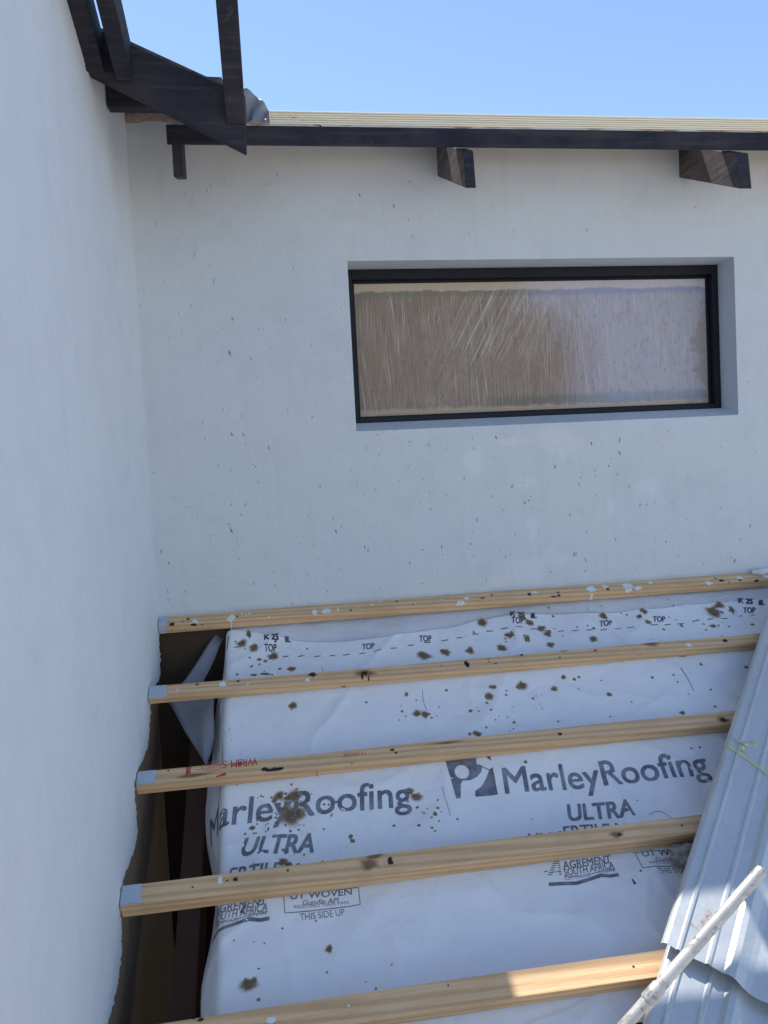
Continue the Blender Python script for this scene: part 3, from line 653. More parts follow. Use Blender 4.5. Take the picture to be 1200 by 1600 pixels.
T3('Gundle API', (473, 1412), (531, 1407), 7, .008, .3)
T3('REGISTERED TRADE MARK', (460, 1417), (547, 1409), 4.5, 0)
T3('THIS SIDE UP', (469, 1434), (539, 1426), 10, .0)
for du, dsv in ((0, 0), REP3):
    cs = [us(*p_) for p_ in ((443, 1397), (560, 1386), (563, 1411), (445, 1424))]; cs = [(x+du, y+dsv) for x, y in cs]
    for i in range(4): stroke(ink, SURF, [cs[i], cs[(i+1) % 4]], .0022)
def logo(du, dsv):
    # striped A and the rules under the certificate stamp
    def m(x, y): a = us(x, y); return (a[0]+du, a[1]+dsv)
    for k in range(7):
        t0 = k/7; t1 = t0+.09; yl = 1346+t0*23
        xl = 866-10*t0; 
        stroke(ink, SURF, [m(xl-1, yl), m(xl+6, yl-1)], .0026, sub=2); stroke(ink, SURF, [m(870+5*t0, yl-1), m(874+5*t0, yl-1.5)], .0026, sub=2)
    stroke(ink, SURF, [m(860, 1362), m(877, 1360)], .002, sub=2); stroke(ink, SURF, [m(866, 1345), m(873, 1344)], .003, sub=2)
    stroke(ink, SURF, [m(851, 1361), m(856, 1360)], .003, sub=2)
    stroke(ink, SURF, [m(882, 1368), m(915, 1366), m(940, 1359), m(962, 1355.5)], .0016)
    stroke(ink, SURF, [m(858, 1380), m(880, 1378), m(902, 1377), m(925, 1370), m(940, 1365), m(955, 1366), m(968, 1364)], .0085)
both(logo)
# square emblem: dark field, pale disc, pale sweeping limb and tilted tab
LG = [us(*p_) for p_ in ((694, 1187), (764, 1179), (779, 1237), (711, 1248))]
def lg(x, y):     # unit square -> emblem on the sheet
    a, b_, c, d = LG; return ((a[0]*(1-x)+b_[0]*x)*(1-y)+(d[0]*(1-x)+c[0]*x)*y, (a[1]*(1-x)+b_[1]*x)*(1-y)+(d[1]*(1-x)+c[1]*x)*y)
def arc(cx, cy_, r_, a0, a1, n=14): return [(cx+r_*math.cos(R(a0+(a1-a0)*i/n)), cy_+r_*math.sin(R(a0+(a1-a0)*i/n))) for i in range(n+1)]
# left and upper field with the round hole, down to the foot of the leg
fieldp = [(0, 0), (.30, 0)] + [(.30+.16*math.sin(R(-a)), .40-.165*math.cos(R(a))) for a in range(0, 190, 18)] + [(.27, .60), (.22, .66), (.13, 1.0), (.03, 1.0)]
poly2d(ink, SURF, [lg(*p_) for p_ in fieldp])
f2 = [(.30, 0), (.70, 0), (.66, .25), (.77, .34), (.72, .46), (.60, .56), (.44, .61), (.27, .60)] + [(.30+.16*math.sin(R(-a)), .40-.165*math.cos(R(a))) for a in range(180, 365, 18)]
poly2d(ink, SURF, [lg(*p_) for p_ in f2])
poly2d(ink, SURF, [lg(*p_) for p_ in ((.80, 0), (1, 0), (1, .22))])
poly2d(ink, SURF, [lg(*p_) for p_ in ((1, .38), (1, 1), (.47, 1), (.50, .86), (.66, .78), (.80, .62), (.92, .42))])
stroke(ink, SURF, [lg(.70, .27), lg(.94, .46)], .003)
# smudge where the same emblem starts on the hidden side
lettering = link('printed_lettering', ink, INK)
# dashes and TOP marks along the upper edge
dash_objs = []
for x, y in ((371, 1010), (397, 1016), (422, 1020), (446, 1022), (471, 1023), (496, 1023), (519, 1022.5), (541, 1022), (566, 1020.5), (590, 1019), (615, 1015), (642, 1010), (668, 1005), (695, 1001), (718, 997), (743, 991), (765, 985.5), (788, 981.5), (811, 980.5), (834, 982), (855, 984), (877, 984.5), (899, 985), (921, 984.5), (943, 984), (965, 983), (985, 981), (1022, 977.5), (1043, 976), (1064, 974), (1087, 971), (1110, 968.5), (1132, 966), (1155, 963), (1175, 962)):
    l_ = rng.uniform(9, 12); db = bmesh.new(); stroke(db, SURF, [us(x-l_/2, y+.7), us(x+l_/2, y-.4)], .0042, sub=3); dash_objs.append(link('printed_dash', db, INKD))
for x, y in ((333, 1038), (336, 1026)): pass
for x, y in ((413, 1015), (566, 1015), (655, 1004.5), (799, 975.5), (937, 979), (1020, 973), (1161, 959)):
    a = us(x, y); c = us(x+19, y-1); t = us(x, y-8.5); put_text(ik, SURF, 'TOP', a, c, (t[0]-a[0], t[1]-a[1]), .0016, .018)
for x, y in ((413, 1000), (797, 964.5), (1153, 944)):
    for s_, d0, d1, of in (('K', 0, 8, .04), ('25', 12, 22, .05), ('IL', 33, 41, .06)):
        a = us(x+d0, y+d0*.06); c = us(x+d1, y+d1*.03); t = us(x+d0, y-6.5+d0*.06); put_text(ik, SURF, s_, a, c, (t[0]-a[0], t[1]-a[1]), .0016, of)
stroke(ik, SURF, [us(1062, 1048), us(1070, 1060), us(1083, 1083)], (.0035, .002)); stroke(ik, SURF, [us(660, 1080), us(661, 1095), us(667, 1110)], .0014)  # a scratch, and crease shade drawn as a dark line
stroke(ik, SURF, [us(988, 1372), us(993, 1381)], (.003, .007)); stroke(ik, SURF, [us(384, 1412), us(376, 1424), us(380, 1421)], (.008, .005))
stroke(ik, SURF, [us(502, 1040), us(505, 1048)], .0014); stroke(ik, SURF, [us(690, 1230), us(704, 1275)], .0012)
stroke(ik, SURF, [(UF-.075, .22), (UF-.06, .19)], .004); stroke(ik, SURF, [(UF-.02, .12), (UF-.012, .07)], .004); stroke(ik, SURF, [(UF-.03, .50), (UF-.028, .62), (UF-.05, .70)], .0035)
dashes = link('edge_and_crease_marks', ik, INKD)
# rust-brown splashes
b = bmesh.new(); rr = random.Random(21)
big = [(389, 979+14, 4, 5), (378, 1005, 7, 4), (396, 1010, 6, 5.5), (426, 1021, 7, 5.5), (455, 1042, 6, 4), (405, 1027, 3.5, 2), (414, 1029, 3, 2), (397, 1054, 5, 1.7), (413, 1052, 7, 2.2), (458, 1105, 6, 5.2),
       (753, 973, 7, 6.5), (696, 1023, 6, 5.5), (734, 1018, 6, 5), (663, 1027, 8.5, 6.5), (696, 1022, 6, 5), (816, 966, 6, 4), (827, 973, 5, 4.5), (845, 981, 6, 4), (856, 989, 5.5, 4), (797, 993, 6.5, 4.5), (824, 998, 4.5, 4), (783, 1013, 6.5, 5.5), (860, 1007, 5, 3.5), (943, 962, 6, 4.5), (927, 999, 6.5, 4.5), (1006, 958, 5.5, 3.8), (998, 965, 4.5, 3), (1012, 974, 4.5, 3), (1114, 956, 10.5, 7.5), (1123, 948, 7, 4), (1143, 955, 5, 4.5), (1114, 979, 5, 2.7), (1175, 977, 3, 1.6),
       (652, 1114, 6, 4.3), (664, 1116, 6, 5), (815, 1072, 7, 5.5), (770, 1077, 6, 2.7), (764, 1091, 5.5, 5.5), (880, 1060, 4, 2.8), (867, 1075, 4.5, 3.5), (897, 1062, 2.8, 1.8), (904, 1059, 2.2, 1.6), (952, 1084, 4.5, 3.2), (745, 1147, 5.5, 4.3), (734, 1148, 2.4, 2.4), (1065, 1118, 4.8, 2.8), (1065, 1029, 5, 2.2), (1166, 1043, 3, 2),
       (456, 1272, 17, 13), (458, 1244, 14, 7), (437, 1242, 7, 5), (430, 1247, 5, 4), (446, 1262, 8, 8), (394, 1289, 4, 3.2), (640, 1236, 6, 4.5), (652, 1243, 8.5, 5.5), (443, 1345, 8.5, 6.5), (548, 1303, 3.4, 3), (551, 1310, 3.6, 3), (514, 1478, 5, 6), (388, 1538, 11, 9.5), (386, 1535, 6, 6), (680, 1272, 3, 3.5), (404, 1562, 3, 2.6), (455, 1410, 0, 0), (442, 1325, 2.4, 2), (407, 1407, 2, 2), (480, 1316, 0, 0)]
def dpx(x, y, rx, ry, ec=1.0):
    if rx <= 0: return
    a = us(x, y); c = us(x+rx, y-rx*.06); d = us(x, y+ry); blob(b, SURF, a[0], a[1], abs(c[0]-a[0])*ec*1.12, abs(d[1]-a[1])*1.1, rr.uniform(-.25, .25), .0019, .30, 24, rr)
spot_objs = []
for x, y, rx, ry in big:
    if rx <= 0: continue
    dpx(x, y, rx, ry)
    if rx > 3.5: dpx(x+rx*rr.uniform(-.9, .9), y+ry*rr.uniform(-.8, .9), rx*.55, ry*.5)
    spot_objs.append(link('brown_stain', b, BROWN)); b = bmesh.new()
for cx, cy_, sp_, n_ in ((456, 1265, 34, 60), (760, 1090, 40, 14), (400, 1030, 40, 18), (830, 985, 40, 22), (650, 1105, 30, 10), (670, 1270, 25, 16), (1000, 975, 60, 16), (430, 1320, 40, 14), (900, 1100, 120, 20), (500, 1500, 120, 14), (800, 1140, 50, 12), (1110, 975, 40, 14), (1080, 1100, 50, 10), (900, 1250, 150, 14)):
    for k in range(n_):
        r_ = abs(rr.gauss(1.1, .5))+.5; dpx(cx+rr.gauss(0, sp_), cy_+rr.gauss(0, sp_*.55), r_, r_*.8)
stains = link('brown_speckle', b, BROWN); stains['kind'] = 'stuff'
b = bmesh.new(); wsp = []
for x, y, rx, ry in ((1145, 947, 4, 6), (1152, 962, 2.5, 8), (1160, 972, 1.6, 5), (923, 952, 2.2, 4), (728, 995, 4, 2.4), (382, 988, 3, 1.8), (418, 1040, 3, 1.5), (413, 1113, 2, 2), (560, 1040, 2.5, 1), (1134, 935, 3, 1.2)):
    a = us(x, y); c = us(x+rx, y); d = us(x, y+ry); n_ = 16; p_ = rng.uniform(0, 9)
    b = bmesh.new(); b.faces.new([b.verts.new(SURF(a[0]+abs(c[0]-a[0])*math.cos(6.2832*k/n_)*(1+.5*noise.noise(Vector((k*.8, p_, 0)))), a[1]+abs(d[1]-a[1])*math.sin(6.2832*k/n_)*(1+.5*noise.noise(Vector((k*.8, p_, 3)))), .0018)) for k in range(n_)])
    wsp.append(link('white_smear', b, PAINT))
b = bmesh.new(); L_ = fade_layer(b)
for (x0, y0), (x1, y1), w_ in (((829, 1075), (845, 1121), .004), ((846, 1080), (858, 1110), .003), ((834, 1078), (850, 1108), .010), ((357, 1130), (362, 1160), .010), ((378, 1131), (376, 1160), .003)): stroke(b, SURF, [us(x0, y0), us(x1, y1)], (w_, w_*.4), .0014)
for v in b.verts: v[L_] = .8
smear = link('dirt_smear', b, SMEAR)
adopt(root, [sheet, lettering, dashes, stains, smear] + spot_objs + wsp + dash_objs)

# upper lap of underlay, duller, tucked under the first sheet
b = bmesh.new(); rows = []
for j in range(13):
    s = -.03 + .26*j/12; row = []
    for i in range(120):
        u = -.176 + 2.7*i/119; row.append(b.verts.new(PR(u, s, hbase(s)+wrinkle(u, s)-.0075-.0025*math.sin(u*9)+.002*noise.noise(Vector((u*14, s*22, 0))))))
    rows.append(row)
for a, c in zip(rows, rows[1:]):
    for i in range(119): b.faces.new([a[i], a[i+1], c[i+1], c[i]])
bmesh.ops.recalc_face_normals(b, faces=b.faces[:])
ul = empty('roof_underlay', PR(.6, .1, -.06)); tag(ul, 'dull grey strip of underlay showing between the topmost batten and the white printed sheet', 'roof underlay')
up_s = link('underlay_sheet', b, MEMB_BACK, None, True, .001)
# its loose corner hanging into the gap on the left
ph = R(20); fnv = (NR*math.cos(ph) - UX*math.sin(ph)).normalized(); P0 = PR(-.178, .3, -.065)
def on_flap(x, y): d = ray(x, y); return d*(P0.dot(fnv)/d.dot(fnv))
lf = [(341, 985), (325, 1012), (308, 1038), (291, 1064), (277, 1082), (264, 1099), (270, 1107), (279, 1124), (288, 1142), (299, 1160), (310, 1177), (320, 1193)]
rt = [(350, 988), (342, 1008), (333, 1030), (325, 1050), (320, 1066), (330, 1080), (336, 1095), (336, 1110), (336, 1130), (334, 1150), (330, 1170), (322, 1194)]
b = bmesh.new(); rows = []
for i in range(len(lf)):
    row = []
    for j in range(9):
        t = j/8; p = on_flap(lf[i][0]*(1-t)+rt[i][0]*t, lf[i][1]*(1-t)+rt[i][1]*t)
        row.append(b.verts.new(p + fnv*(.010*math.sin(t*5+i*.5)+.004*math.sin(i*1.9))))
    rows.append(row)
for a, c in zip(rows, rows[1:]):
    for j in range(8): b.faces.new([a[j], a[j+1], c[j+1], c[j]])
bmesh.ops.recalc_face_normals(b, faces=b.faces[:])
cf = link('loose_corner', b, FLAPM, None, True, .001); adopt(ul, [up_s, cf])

# timbers in the gap at the left
b = bmesh.new(); frame_box(b, PR(-.32, -.02, -.40), UX, SD, NR, (0, .06), (0, 1.36), (0, .14))
GAPT = flat_mat('old_brown_timber', (.11, .055, .04), .8, .3, 30)
tag(link('wall_plate', b, GAPT, None, False, 0, .003), 'dark red brown timber deep in the gap beside the left wall', 'timber')
b = bmesh.new(); frame_box(b, PR(-.125, -.0, -.215), UX, SD, NR, (0, .038), (0, 1.33), (0, .108))
tag(link('lower_rafter', b, GAPT, None, False, 0, .003), 'roof rafter under the left edge of the white underlay', 'rafter')

# ---- battens
labels = ['topmost pine batten against the back wall, heavily splashed with white paint', 'second pine batten from the wall, with a black knot and white paint dots',
          'third pine batten from the wall, stamped with red lettering upside down', 'fourth pine batten from the wall, with a large pale knot swirl and black nail hole',
          'lowest pine batten, its right end in full sunlight']
ends = [-A+.002]*4 + [-.33]; rights = [2.35, 2.3, 2.25, 2.2, 2.2]
def batten(k):
    s0, wd, H = BAT_S[k], BAT_W[k], BAT_H[k]; rt_ = empty('roof_batten', PR(ends[k], s0, 0))
    tag(rt_, labels[k], 'batten', 'pine battens across the roof')
    bow = [0, .0015, -.001, .002, .0][k]; N = 70; b = bmesh.new(); rows = []
    def bs(u): return bow*math.sin((u+.4)*1.9)+.0012*math.sin(u*3.7+k)
    def tw(u): return .0012*math.sin(u*2.3+k*2)
    for i in range(N+1):
        u = ends[k]+(rights[k]-ends[k])*i/N; ds = bs(u); e = tw(u)
        rows.append([b.verts.new(Vector((0, 0, 0))+PR(u, s0+ds+a, h+e)-rt_.location) for a, h in ((0, 0), (wd, 0), (wd, -H), (0, -H))])
    for a, c in zip(rows, rows[1:]):
        for j in range(4): b.faces.new([a[j], a[(j+1) % 4], c[(j+1) % 4], c[j]])
    b.faces.new(rows[0]); b.faces.new(rows[-1][::-1]); bmesh.ops.recalc_face_normals(b, faces=b.faces[:])
    # rotate mesh so that its own axes follow the timber (keeps the grain along and around it)
    M = Matrix((UX, -SD, NR)); 
    for v in b.verts: v.co = M @ v.co
    o = link('timber', b, PINE, rt_, False, 0, .0018, 2); o.rotation_euler = M.transposed().to_euler()
    def fnb(u, t, eps):       # t: across the top, then over the arris and down the front
        if t <= wd: return PR(u, s0+bs(u)+t, eps+tw(u))
        return PR(u, s0+bs(u)+wd+eps, tw(u)-(t-wd))
    def at(x, y):
        u, s = on_roof(x, y, 0)
        if s <= s0+bs(u)+wd: return u, s-s0-bs(u)
        d = ray(x, y); F0 = PR(0, s0+wd, 0); t = F0.dot(SD)/d.dot(SD); P = d*t; return P.x, wd-(P-F0).dot(NR)
    return rt_, o, fnb, at, wd, H, s0
BT = [batten(k) for k in range(5)]
def spots(k, name, mat, lst, eps=.0008, irr=.35, hard=False):
    rt_, o, f_, at, wd, H, s0 = BT[k]
    for it in lst:
        x, y, rx, ry = it
        if rx <= 0: continue
        b = bmesh.new(); a = at(x, y); sc_ = (at(x+10, y-1)[0]-a[0])/10; ryy = ry*sc_*1.25; n_ = 16; ring = []
        if hard:
            ph_ = rng.uniform(0, 9); c_ = b.verts.new(f_(a[0], a[1], eps))
            for q_ in (.5, 1):
                row = []
                for i in range(n_):
                    t = 2*math.pi*i/n_; r_ = q_*(1+irr*1.5*noise.noise(Vector((math.cos(t)*1.5+ph_, math.sin(t)*1.5, ph_))))
                    row.append(b.verts.new(f_(a[0]+math.cos(t)*rx*sc_*r_, max(0, min(wd+H, a[1]+math.sin(t)*ryy*r_)), eps)))
                ring.append(row)
            for i in range(n_):
                b.faces.new([c_, ring[0][i], ring[0][(i+1) % n_]]); b.faces.new([ring[0][i], ring[1][i], ring[1][(i+1) % n_], ring[0][(i+1) % n_]])
        else: blob(b, lambda u, t, e: f_(u, max(0, min(wd+H, t)), e), a[0], a[1], rx*sc_, ryy, 0, eps, irr, n_)
        adopt(rt_, [link(name, b, mat)])
# paint at the wall end of each batten
for k, ln in ((0, .032), (1, .052), (2, .050), (3, .046)):
    rt_, o, f_, at, wd, H, s0 = BT[k]; b = bmesh.new(); rows = []; N = 14
    tend = wd*(1.0 if k else 1)+ (H*.95 if k == 0 else (H*.35 if k == 1 else -.004)); rr = random.Random(40+k)
    for j in range(N+1):
        t = .0004 + (tend-.0004)*j/N; e = ln*(1-.55*max(0, (t-wd)/H)) + rr.uniform(-.004, .004) if k else ln*(1-.3*t/(wd+H))+rr.uniform(-.003, .003)
        if k == 3 and j > N*.75: e += .002
        rows.append([b.verts.new(f_(ends[k]+.0005+e*i/8, t + (rr.uniform(-.002, .002) if j == N else 0), .0007)) for i in range(9)])
    for a, c in zip(rows, rows[1:]):
        for i in range(8): b.faces.new([a[i], a[i+1], c[i+1], c[i]])
    o2 = link('grey_paint_patch', b, GREYP); o2.parent = rt_; o2.matrix_parent_inverse = Matrix.Translation(rt_.location).inverted()
spots(0, 'white_paint_splash', PAINT, [(305, 971, 5, 3), (361, 966, 6, 5), (378, 959, 2, 1.5), (390, 959, 2.5, 1.5), (385, 960, 1.5, 1), (515, 957-2, 0, 0), (511, 955, 7, 4.5), (492, 957, 4, 4.5), (528, 953, 1.5, 3.5), (719, 943, 7, 4), (729, 936, 4, 2.5), (689, 938, 3, 2), (836, 926, 4, 2), (924, 921, 7, 5), (924, 932, 2, 7), (945, 917, 4, 2), (980, 916, 8, 5), (983, 922, 6, 4), (997, 919, 6, 3), (1016, 911, 3, 2), (1108, 911, 5, 2.6), (1156, 903, 5, 2.6), (1198, 900, 8, 2.5), (689, 938, 3, 2), (420, 964, 1.5, 1.2), (560, 948, 1.2, 1.2), (581, 945, 1.2, 2.4), (594, 941, 2, 1), (648, 944, 2, 1.4)], hard=True)
rt_, o, f_, at, wd, H, s0 = BT[0]
for pts_, wd_ in (([at(361, 968), at(361.5, 975), at(362, 984)], (.004, .0025)), ([at(924, 922), at(922, 938)], (.006, .002))):
    b = bmesh.new(); stroke(b, f_, pts_, wd_, .001); adopt(rt_, [link('white_paint_run', b, PAINT)])
spots(0, 'dark_splash', DRY, [(269, 975, 4, 3), (285, 971, 1.8, 1.2), (294, 967, 3, 1.8), (303, 976, 5, 2.2), (316, 976, 1.6, 1), (371, 963, 2, 1.2), (827, 929, 3, 2.2), (800, 935, 0.5, .5), (872, 926, 2, 1.2), (865, 932, 4, 1.2), (873, 931, 3, 1.5), (754, 935, 4, 1), (548, 954, 2.4, 1.2), (620, 940, 3, 1), (646, 945, 2, 1.2), (768, 930, 2, 1), (950, 921, 2.5, 1.8), (1127, 907, 4, 1.6), (1118, 904, 2, 1), (1157, 906, 3.6, 1.4), (1182, 907, 4, 1.8), (1139, 910, 1.2, 1), (700, 930, 1.6, 1)], hard=True)
spots(1, 'white_paint_splash', PAINT, [(348, 1070, 6, 4.2), (277, 1079, 2.4, 1.6), (481, 1063, 3.4, 3), (387, 1070, 1.6, 1.6), (1076, 1008, 4, 3), (390, 1066, 1, 1)], hard=True)
spots(1, 'dark_splash', DRY, [(308, 1070, 2.6, 1.5), (372, 1065, 2.6, 1.3), (489, 1054, 4.5, 4), (485, 1055, 4, 1.6), (570, 1052, 5, 2.6), (566, 1058, 2, 5), (576, 1060, 1.5, 4), (729, 1037, 4, 3.8), (731, 1040, 2.6, 3), (763, 1030, 1.2, 1), (764, 1034, 1.2, .9), (775, 1037, 2, 1), (815, 1023, 3, 1.6), (875, 1027, 1.8, .9), (930, 1016, 2.4, 1.2), (1133, 1001, 4, 2.4), (1000, 1023, 1.5, .6), (690, 1040, 1.4, .9), (537, 1072, 3, 1), (1185, 1000, 2, 1)], hard=True)
spots(1, 'knot', KNOT, [(1017, 1005, 12, 4.5), (571, 1052, 14, 6), (880, 1016, 6, 2.2)])
spots(2, 'dark_splash', DRY, [(427, 1202, 12, 2.6), (413, 1202, 5, 2.8), (437, 1201, 6, 2), (375, 1193, 4, 2.4), (613, 1171, 3, 1.6), (619, 1176, 2.4, 1.4), (875, 1147, 3.4, 2), (263, 1204, 1.6, 1.2), (1130, 1125, 4.6, 2.8), (550, 1193, 1, 1), (371, 1227, 2, 1)], hard=True)
spots(2, 'knot', KNOT, [(1130, 1125, 8, 5), (700, 1160, 30, 1.6), (300, 1212, 26, 3)])
spots(3, 'dark_splash', DRY, [(610, 1346, 4.5, 5), (368, 1374, 4, 2.6), (355, 1376, 2, 1), (277, 1371, 4, 1.4), (450, 1360, 1.5, 2), (968, 1305, 3, 1.6), (301, 1386, 1.4, 1.2), (988, 1336, 1.5, 1), (1065, 1290, 2, 1)], hard=True)
spots(3, 'white_paint_splash', PAINT, [(344, 1376, 4.2, 5)], hard=True)
spots(3, 'knot', KNOT, [(586, 1337, 15, 4), (578, 1350, 18, 7), (964, 1305, 12, 4)])
spots(4, 'white_paint_splash', PAINT, [(425, 1594, 8, 3.4), (545, 1572, 2, 1.5)], hard=True)
spots(4, 'dark_splash', DRY, [(313, 1594, 5, 1.6), (303, 1592, 3, 1.2), (700, 1540, 1.4, 1), (990, 1510, 2, 1)], hard=True)
# red stamps on the third batten, upside down as the batten was laid
rt_, o, f_, at, wd, H, s0 = BT[2]; b = bmesh.new()
def bt_text(body, p_right, p_left, cap_t, off=.01): # upside-down: baseline runs right to left, cap height points down the slope
    a = at(*p_right); c = at(*p_left); put_text(b, f_, body, a, c, (0, cap_t), .0009, off, 0, .03)
bt_text('WRSM', (402, 1184), (361, 1188), .024, .008); bt_text('S-', (355, 1189), (340, 1192), .022, .004)
el = [at(330+15*math.cos(R(a)), 1198.5+6.5*math.sin(R(a))+.0) for a in range(0, 361, 20)]; stroke(b, f_, el, .0016, .0009, 2)
el = [at(330+10*math.cos(R(a)), 1198.5+3.5*math.sin(R(a))) for a in range(0, 361, 24)]; stroke(b, f_, el, .0012, .0009, 2)
bt_text('SA', (336, 1197), (324, 1198), .006, 0)
poly2d(b, f_, [at(291, 1199), at(299, 1198), at(297, 1210), at(290, 1211)], .0009); stroke(b, f_, [at(303, 1203), at(316, 1202)], .0012, .0009, 2)
stroke(b, f_, [at(338, 1214), at(353, 1209)], (.004, .009), .0009, 3); stroke(b, f_, [at(320, 1215), at(336, 1214)], .0012, .0009, 3)
bt_text('1.5 JANTEK', (571, 1174), (536, 1177.5), .012, -.01); stroke(b, f_, [at(495, 1205), at(496, 1213)], .0025, .0009, 3)
o2 = link('red_stamp', b, REDINK); o2.parent = rt_; o2.matrix_parent_inverse = Matrix.Translation(rt_.location).inverted()

# ================================================================== METAL SHEETS
B0 = on_roof(1035, 1470, .058); A0 = on_roof(1160, 1080, .058); el_ = math.hypot(B0[0]-A0[0], B0[1]-A0[1])
ev = ((B0[0]-A0[0])/el_, (B0[1]-A0[1])/el_); nv = (ev[1], -ev[0])
PROF = [(0, -.014), (.004, -.006), (.010, -.001), (.030, 0), (.033, .0045), (.037, .0045), (.040, 0), (.090, -.001), (.094, .003), (.099, .003), (.103, -.001), (.128, -.001), (.138, .006), (.150, .007), (.160, .002), (.172, -.004), (.186, -.008), (.205, -.009), (.228, -.006), (.246, .004), (.256, .006), (.266, .004), (.28, -.004), (.33, -.006), (.334, -.002), (.34, -.006), (.40, -.006), (.404, -.002), (.41, -.006), (.45, -.006), (.462, .014), (.476, .014), (.49, -.006), (.60, -.006), (.604, -.002), (.61, -.006), (.655, -.006), (.668, .014), (.684, .014), (.70, -.012)]
def ph_(w_):
    for (a, fa), (b_, fb) in zip(PROF, PROF[1:]):
        if a <= w_ <= b_: return fa+(fb-fa)*(w_-a)/(b_-a)
    return PROF[-1][1]
def sheet_pt(al, w_, h, seed=0):
    sag = .0025*noise.noise(Vector((al*3+seed, w_*4, seed))) + .0012*noise.noise(Vector((al*11, w_*9, seed+3)))
    return PR(B0[0]+ev[0]*al+nv[0]*w_, B0[1]+ev[1]*al+nv[1]*w_, h+ph_(w_)+sag)
def metal(al0, al1, w0, h, label, seed):
    b = bmesh.new(); ws = []
    for (a, fa), (c, fc) in zip(PROF, PROF[1:]): ws += [a+(c-a)*k/3 for k in range(3)] if c-a > .02 else [a]
    ws.append(PROF[-1][0]); N = 60; rows = []
    for i in range(N+1):
        al = al0+(al1-al0)*i/N; rows.append([])
        for w_ in ws:
            q = sheet_pt(al + (.004*math.sin(w_*40) if i == N else 0), w_, h, seed) + (UX*nv[0]+SD*nv[1])*w0; rows[-1].append(b.verts.new(q))
    for a, c in zip(rows, rows[1:]):
        for j in range(len(a)-1): b.faces.new([a[j], a[j+1], c[j+1], c[j]])
    bmesh.ops.recalc_face_normals(b, faces=b.faces[:])
    return tag(link('roof_sheet', b, GALV, None, False, .0009), label, 'metal sheet', 'ribbed metal sheets lying across the battens')
up_sheet = metal(-1.56, .0, 0, .061, 'upper ribbed galvanised sheet lying askew on the battens, with yellow tape round it', 1.0)
metal(-1.30, .62, .015, .034, 'lower ribbed galvanised sheet, sticking out from under the upper one at the foot', 6.0)
def tape_strip(pts, wd, name, label, lift=.002):
    b = bmesh.new(); P = []
    for (a, c), (d, e) in zip(pts, pts[1:]):
        n_ = max(2, int(abs(e-c)/.004)); P += [(a+(d-a)*k/n_, c+(e-c)*k/n_) for k in range(n_)]
    P.append(pts[-1]); L = []
    for i, (al, w_) in enumerate(P):
        tws = .001*math.sin(i*.7); L.append((b.verts.new(sheet_pt(al-wd/2, w_, .061+lift+tws, 1.0)), b.verts.new(sheet_pt(al+wd/2, w_, .061+lift-tws*.5, 1.0))))
    for (a, c), (d, e) in zip(L, L[1:]): b.faces.new([a, c, e, d])
    bmesh.ops.recalc_face_normals(b, faces=b.faces[:]); return link(name, b, TAPE, None, True, .0008)
tag(tape_strip([(-.632, -.001), (-.622, .03), (-.609, .075), (-.592, .118), (-.58, .15), (-.56, .2), (-.55, .28)], .012, 'tape_strip', ''), 'pale yellow strip of tape stuck right across the upper metal sheet', 'tape')
def curl():
    b = bmesh.new(); P = [on_roof(x, y, .064) for x, y in ((1141, 1149), (1148, 1156), (1156, 1161), (1162, 1165), (1168, 1160), (1175, 1161), (1182, 1165))]
    L = []
    for i, (u, s) in enumerate(P):
        h = .064+(.008*math.sin(i*1.1)+.004 if i > 2 else .002); L.append((b.verts.new(PR(u, s-.007, h)), b.verts.new(PR(u+.003, s+.007, h+.003*math.sin(i)))))
    for (a, c), (d, e) in zip(L, L[1:]): b.faces.new([a, c, e, d])
    b.faces.new([b.verts.new(PR(*on_roof(x, y, .064), .066)) for x, y in ((1156, 1160), (1164, 1162), (1164, 1172), (1158, 1173))])
    bmesh.ops.recalc_face_normals(b, faces=b.faces[:]); return tag(link('tape_scrap', b, TAPE, None, True, .0008), 'torn curled scrap of yellow tape just above the long strip on the metal sheet', 'tape')
curl()
# rust-coloured scrape on the upper sheet
RUSTM = alpha_mat('rust_scrape', (.33, .12, .04), (.4, .2, .1), 260, .9, .8, [(.48, 0), (.56, 1)])
b = bmesh.new(); fs = lambda u, s, e: PR(u, s, .0625+e)
for x, y, rx, ry in ((1104, 1432, 5, 3), (1098, 1440, 6, 3), (1088, 1450, 7, 2.5), (1081, 1444, 2.5, 4), (1108, 1426, 3, 4)):
    a = on_roof(x, y, .063); c = on_roof(x+rx, y, .063); d = on_roof(x, y+ry, .063); blob(b, fs, a[0], a[1], abs(c[0]-a[0]), abs(d[1]-a[1]), -.6, .0025, .5, 14)
ru = link('rust_mark', b, RUSTM, up_sheet)

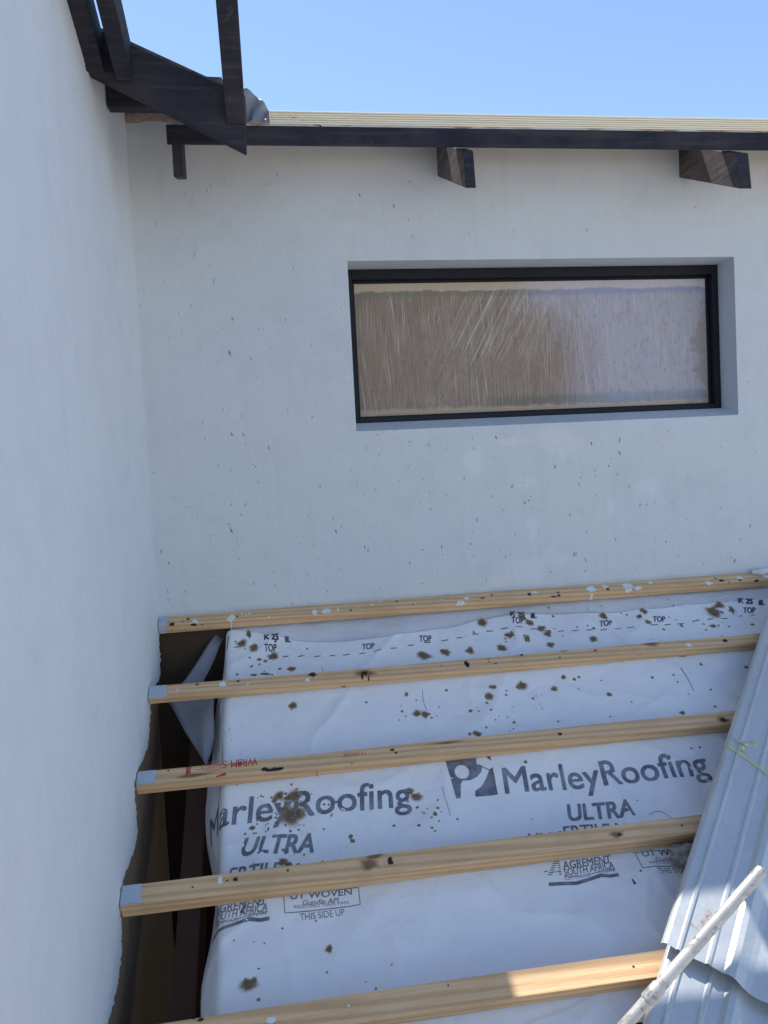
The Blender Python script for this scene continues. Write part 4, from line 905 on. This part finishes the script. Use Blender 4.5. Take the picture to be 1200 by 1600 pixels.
# ---- pole
pl = empty('extension_pole', on_y(985, 1600, 1.24)); tag(pl, 'pale metal extension pole with a collar, slanting over the metal sheets', 'pole')
pa = on_y(1190, 1360, 1.27); pj = on_y(1012, 1562, 1.245); dr = (pj-pa).normalized()
pe = pa + dr*1.02; R1_ = .0108
b = bmesh.new(); tube(b, [pa-dr*.0, pa+dr*.001], [.006, .0095], 20); 
b.free(); b = bmesh.new(); tube(b, [pa-dr*.004, pa-dr*.002, pa+dr*.004, pj], [.006, .010, R1_, R1_], 24); t_up = link('upper_tube', b, POLE, None, True)
b = bmesh.new(); tube(b, [pj-dr*.034, pj-dr*.030, pj, pj+dr*.004], [R1_+.0002, R1_+.0022, R1_+.0026, R1_+.0006], 24); t_c = link('collar', b, POLE, None, True)
b = bmesh.new(); tube(b, [pj, pe], R1_-.0004, 24); t_l = link('lower_tube', b, POLE, None, True)
adopt(pl, [t_up, t_c, t_l])
for o in (t_up, t_c, t_l):
    md = o.modifiers.new('edge', 'EDGE_SPLIT'); md.split_angle = R(50)

# ---- rag, mortar crumbs, threads
b = bmesh.new(); c0 = Vector(PR(*on_roof(1075, 1336, -.03), -.03))
bmesh.ops.create_icosphere(b, subdivisions=4, radius=1)
for v in b.verts:
    d = v.co.normalized(); r_ = 1+.45*noise.fractal(d*1.7, 1, 2, 4)+.16*noise.noise(d*6); v.co = c0 + (UX*d.x*.040 + SD*d.y*.030 + NR*d.z*.018)*r_
tag(link('crumpled_rag', b, RAG, None, True), 'crumpled dirty grey rag wedged under the fourth batten beside the metal sheet', 'rag')
b = bmesh.new(); c0 = on_y(1193, 893, 2.585)
bmesh.ops.create_icosphere(b, subdivisions=3, radius=1)
for v in b.verts:
    d = v.co.normalized(); r_ = 1+.4*noise.fractal(d*1.9+Vector((3, 1, 0)), 1, 2, 4); v.co = c0 + Vector((d.x*.05, d.y*.016, d.z*.012))*r_
tag(link('mortar_lump', b, PAINT, None, True), 'white lump of mortar at the right end of the topmost batten', 'mortar')
def thread(name, pix, rad, mat, label, off=.004):
    b = bmesh.new(); P = []
    for (x0, y0), (x1, y1) in zip(pix, pix[1:]):
        for k in range(5): P.append((x0+(x1-x0)*k/5, y0+(y1-y0)*k/5))
    P.append(pix[-1]); tube(b, [SURF(*us(x, y), off+rad) for x, y in P], rad, 6); tag(link(name, b, mat, None, True), label, 'thread')
thread('loose_thread', [(800, 1612), (830, 1598), (860, 1588), (885, 1580), (905, 1570), (930, 1557)], .0007, PAINT, 'thin white thread trailing over the underlay below the lowest batten')
thread('loose_thread', [(1017, 1268), (1024, 1263), (1034, 1263), (1043, 1268), (1050, 1275), (1054, 1281)], .0006, INKD, 'fine dark hair-like thread curving above the fourth batten near the metal sheet', .001)
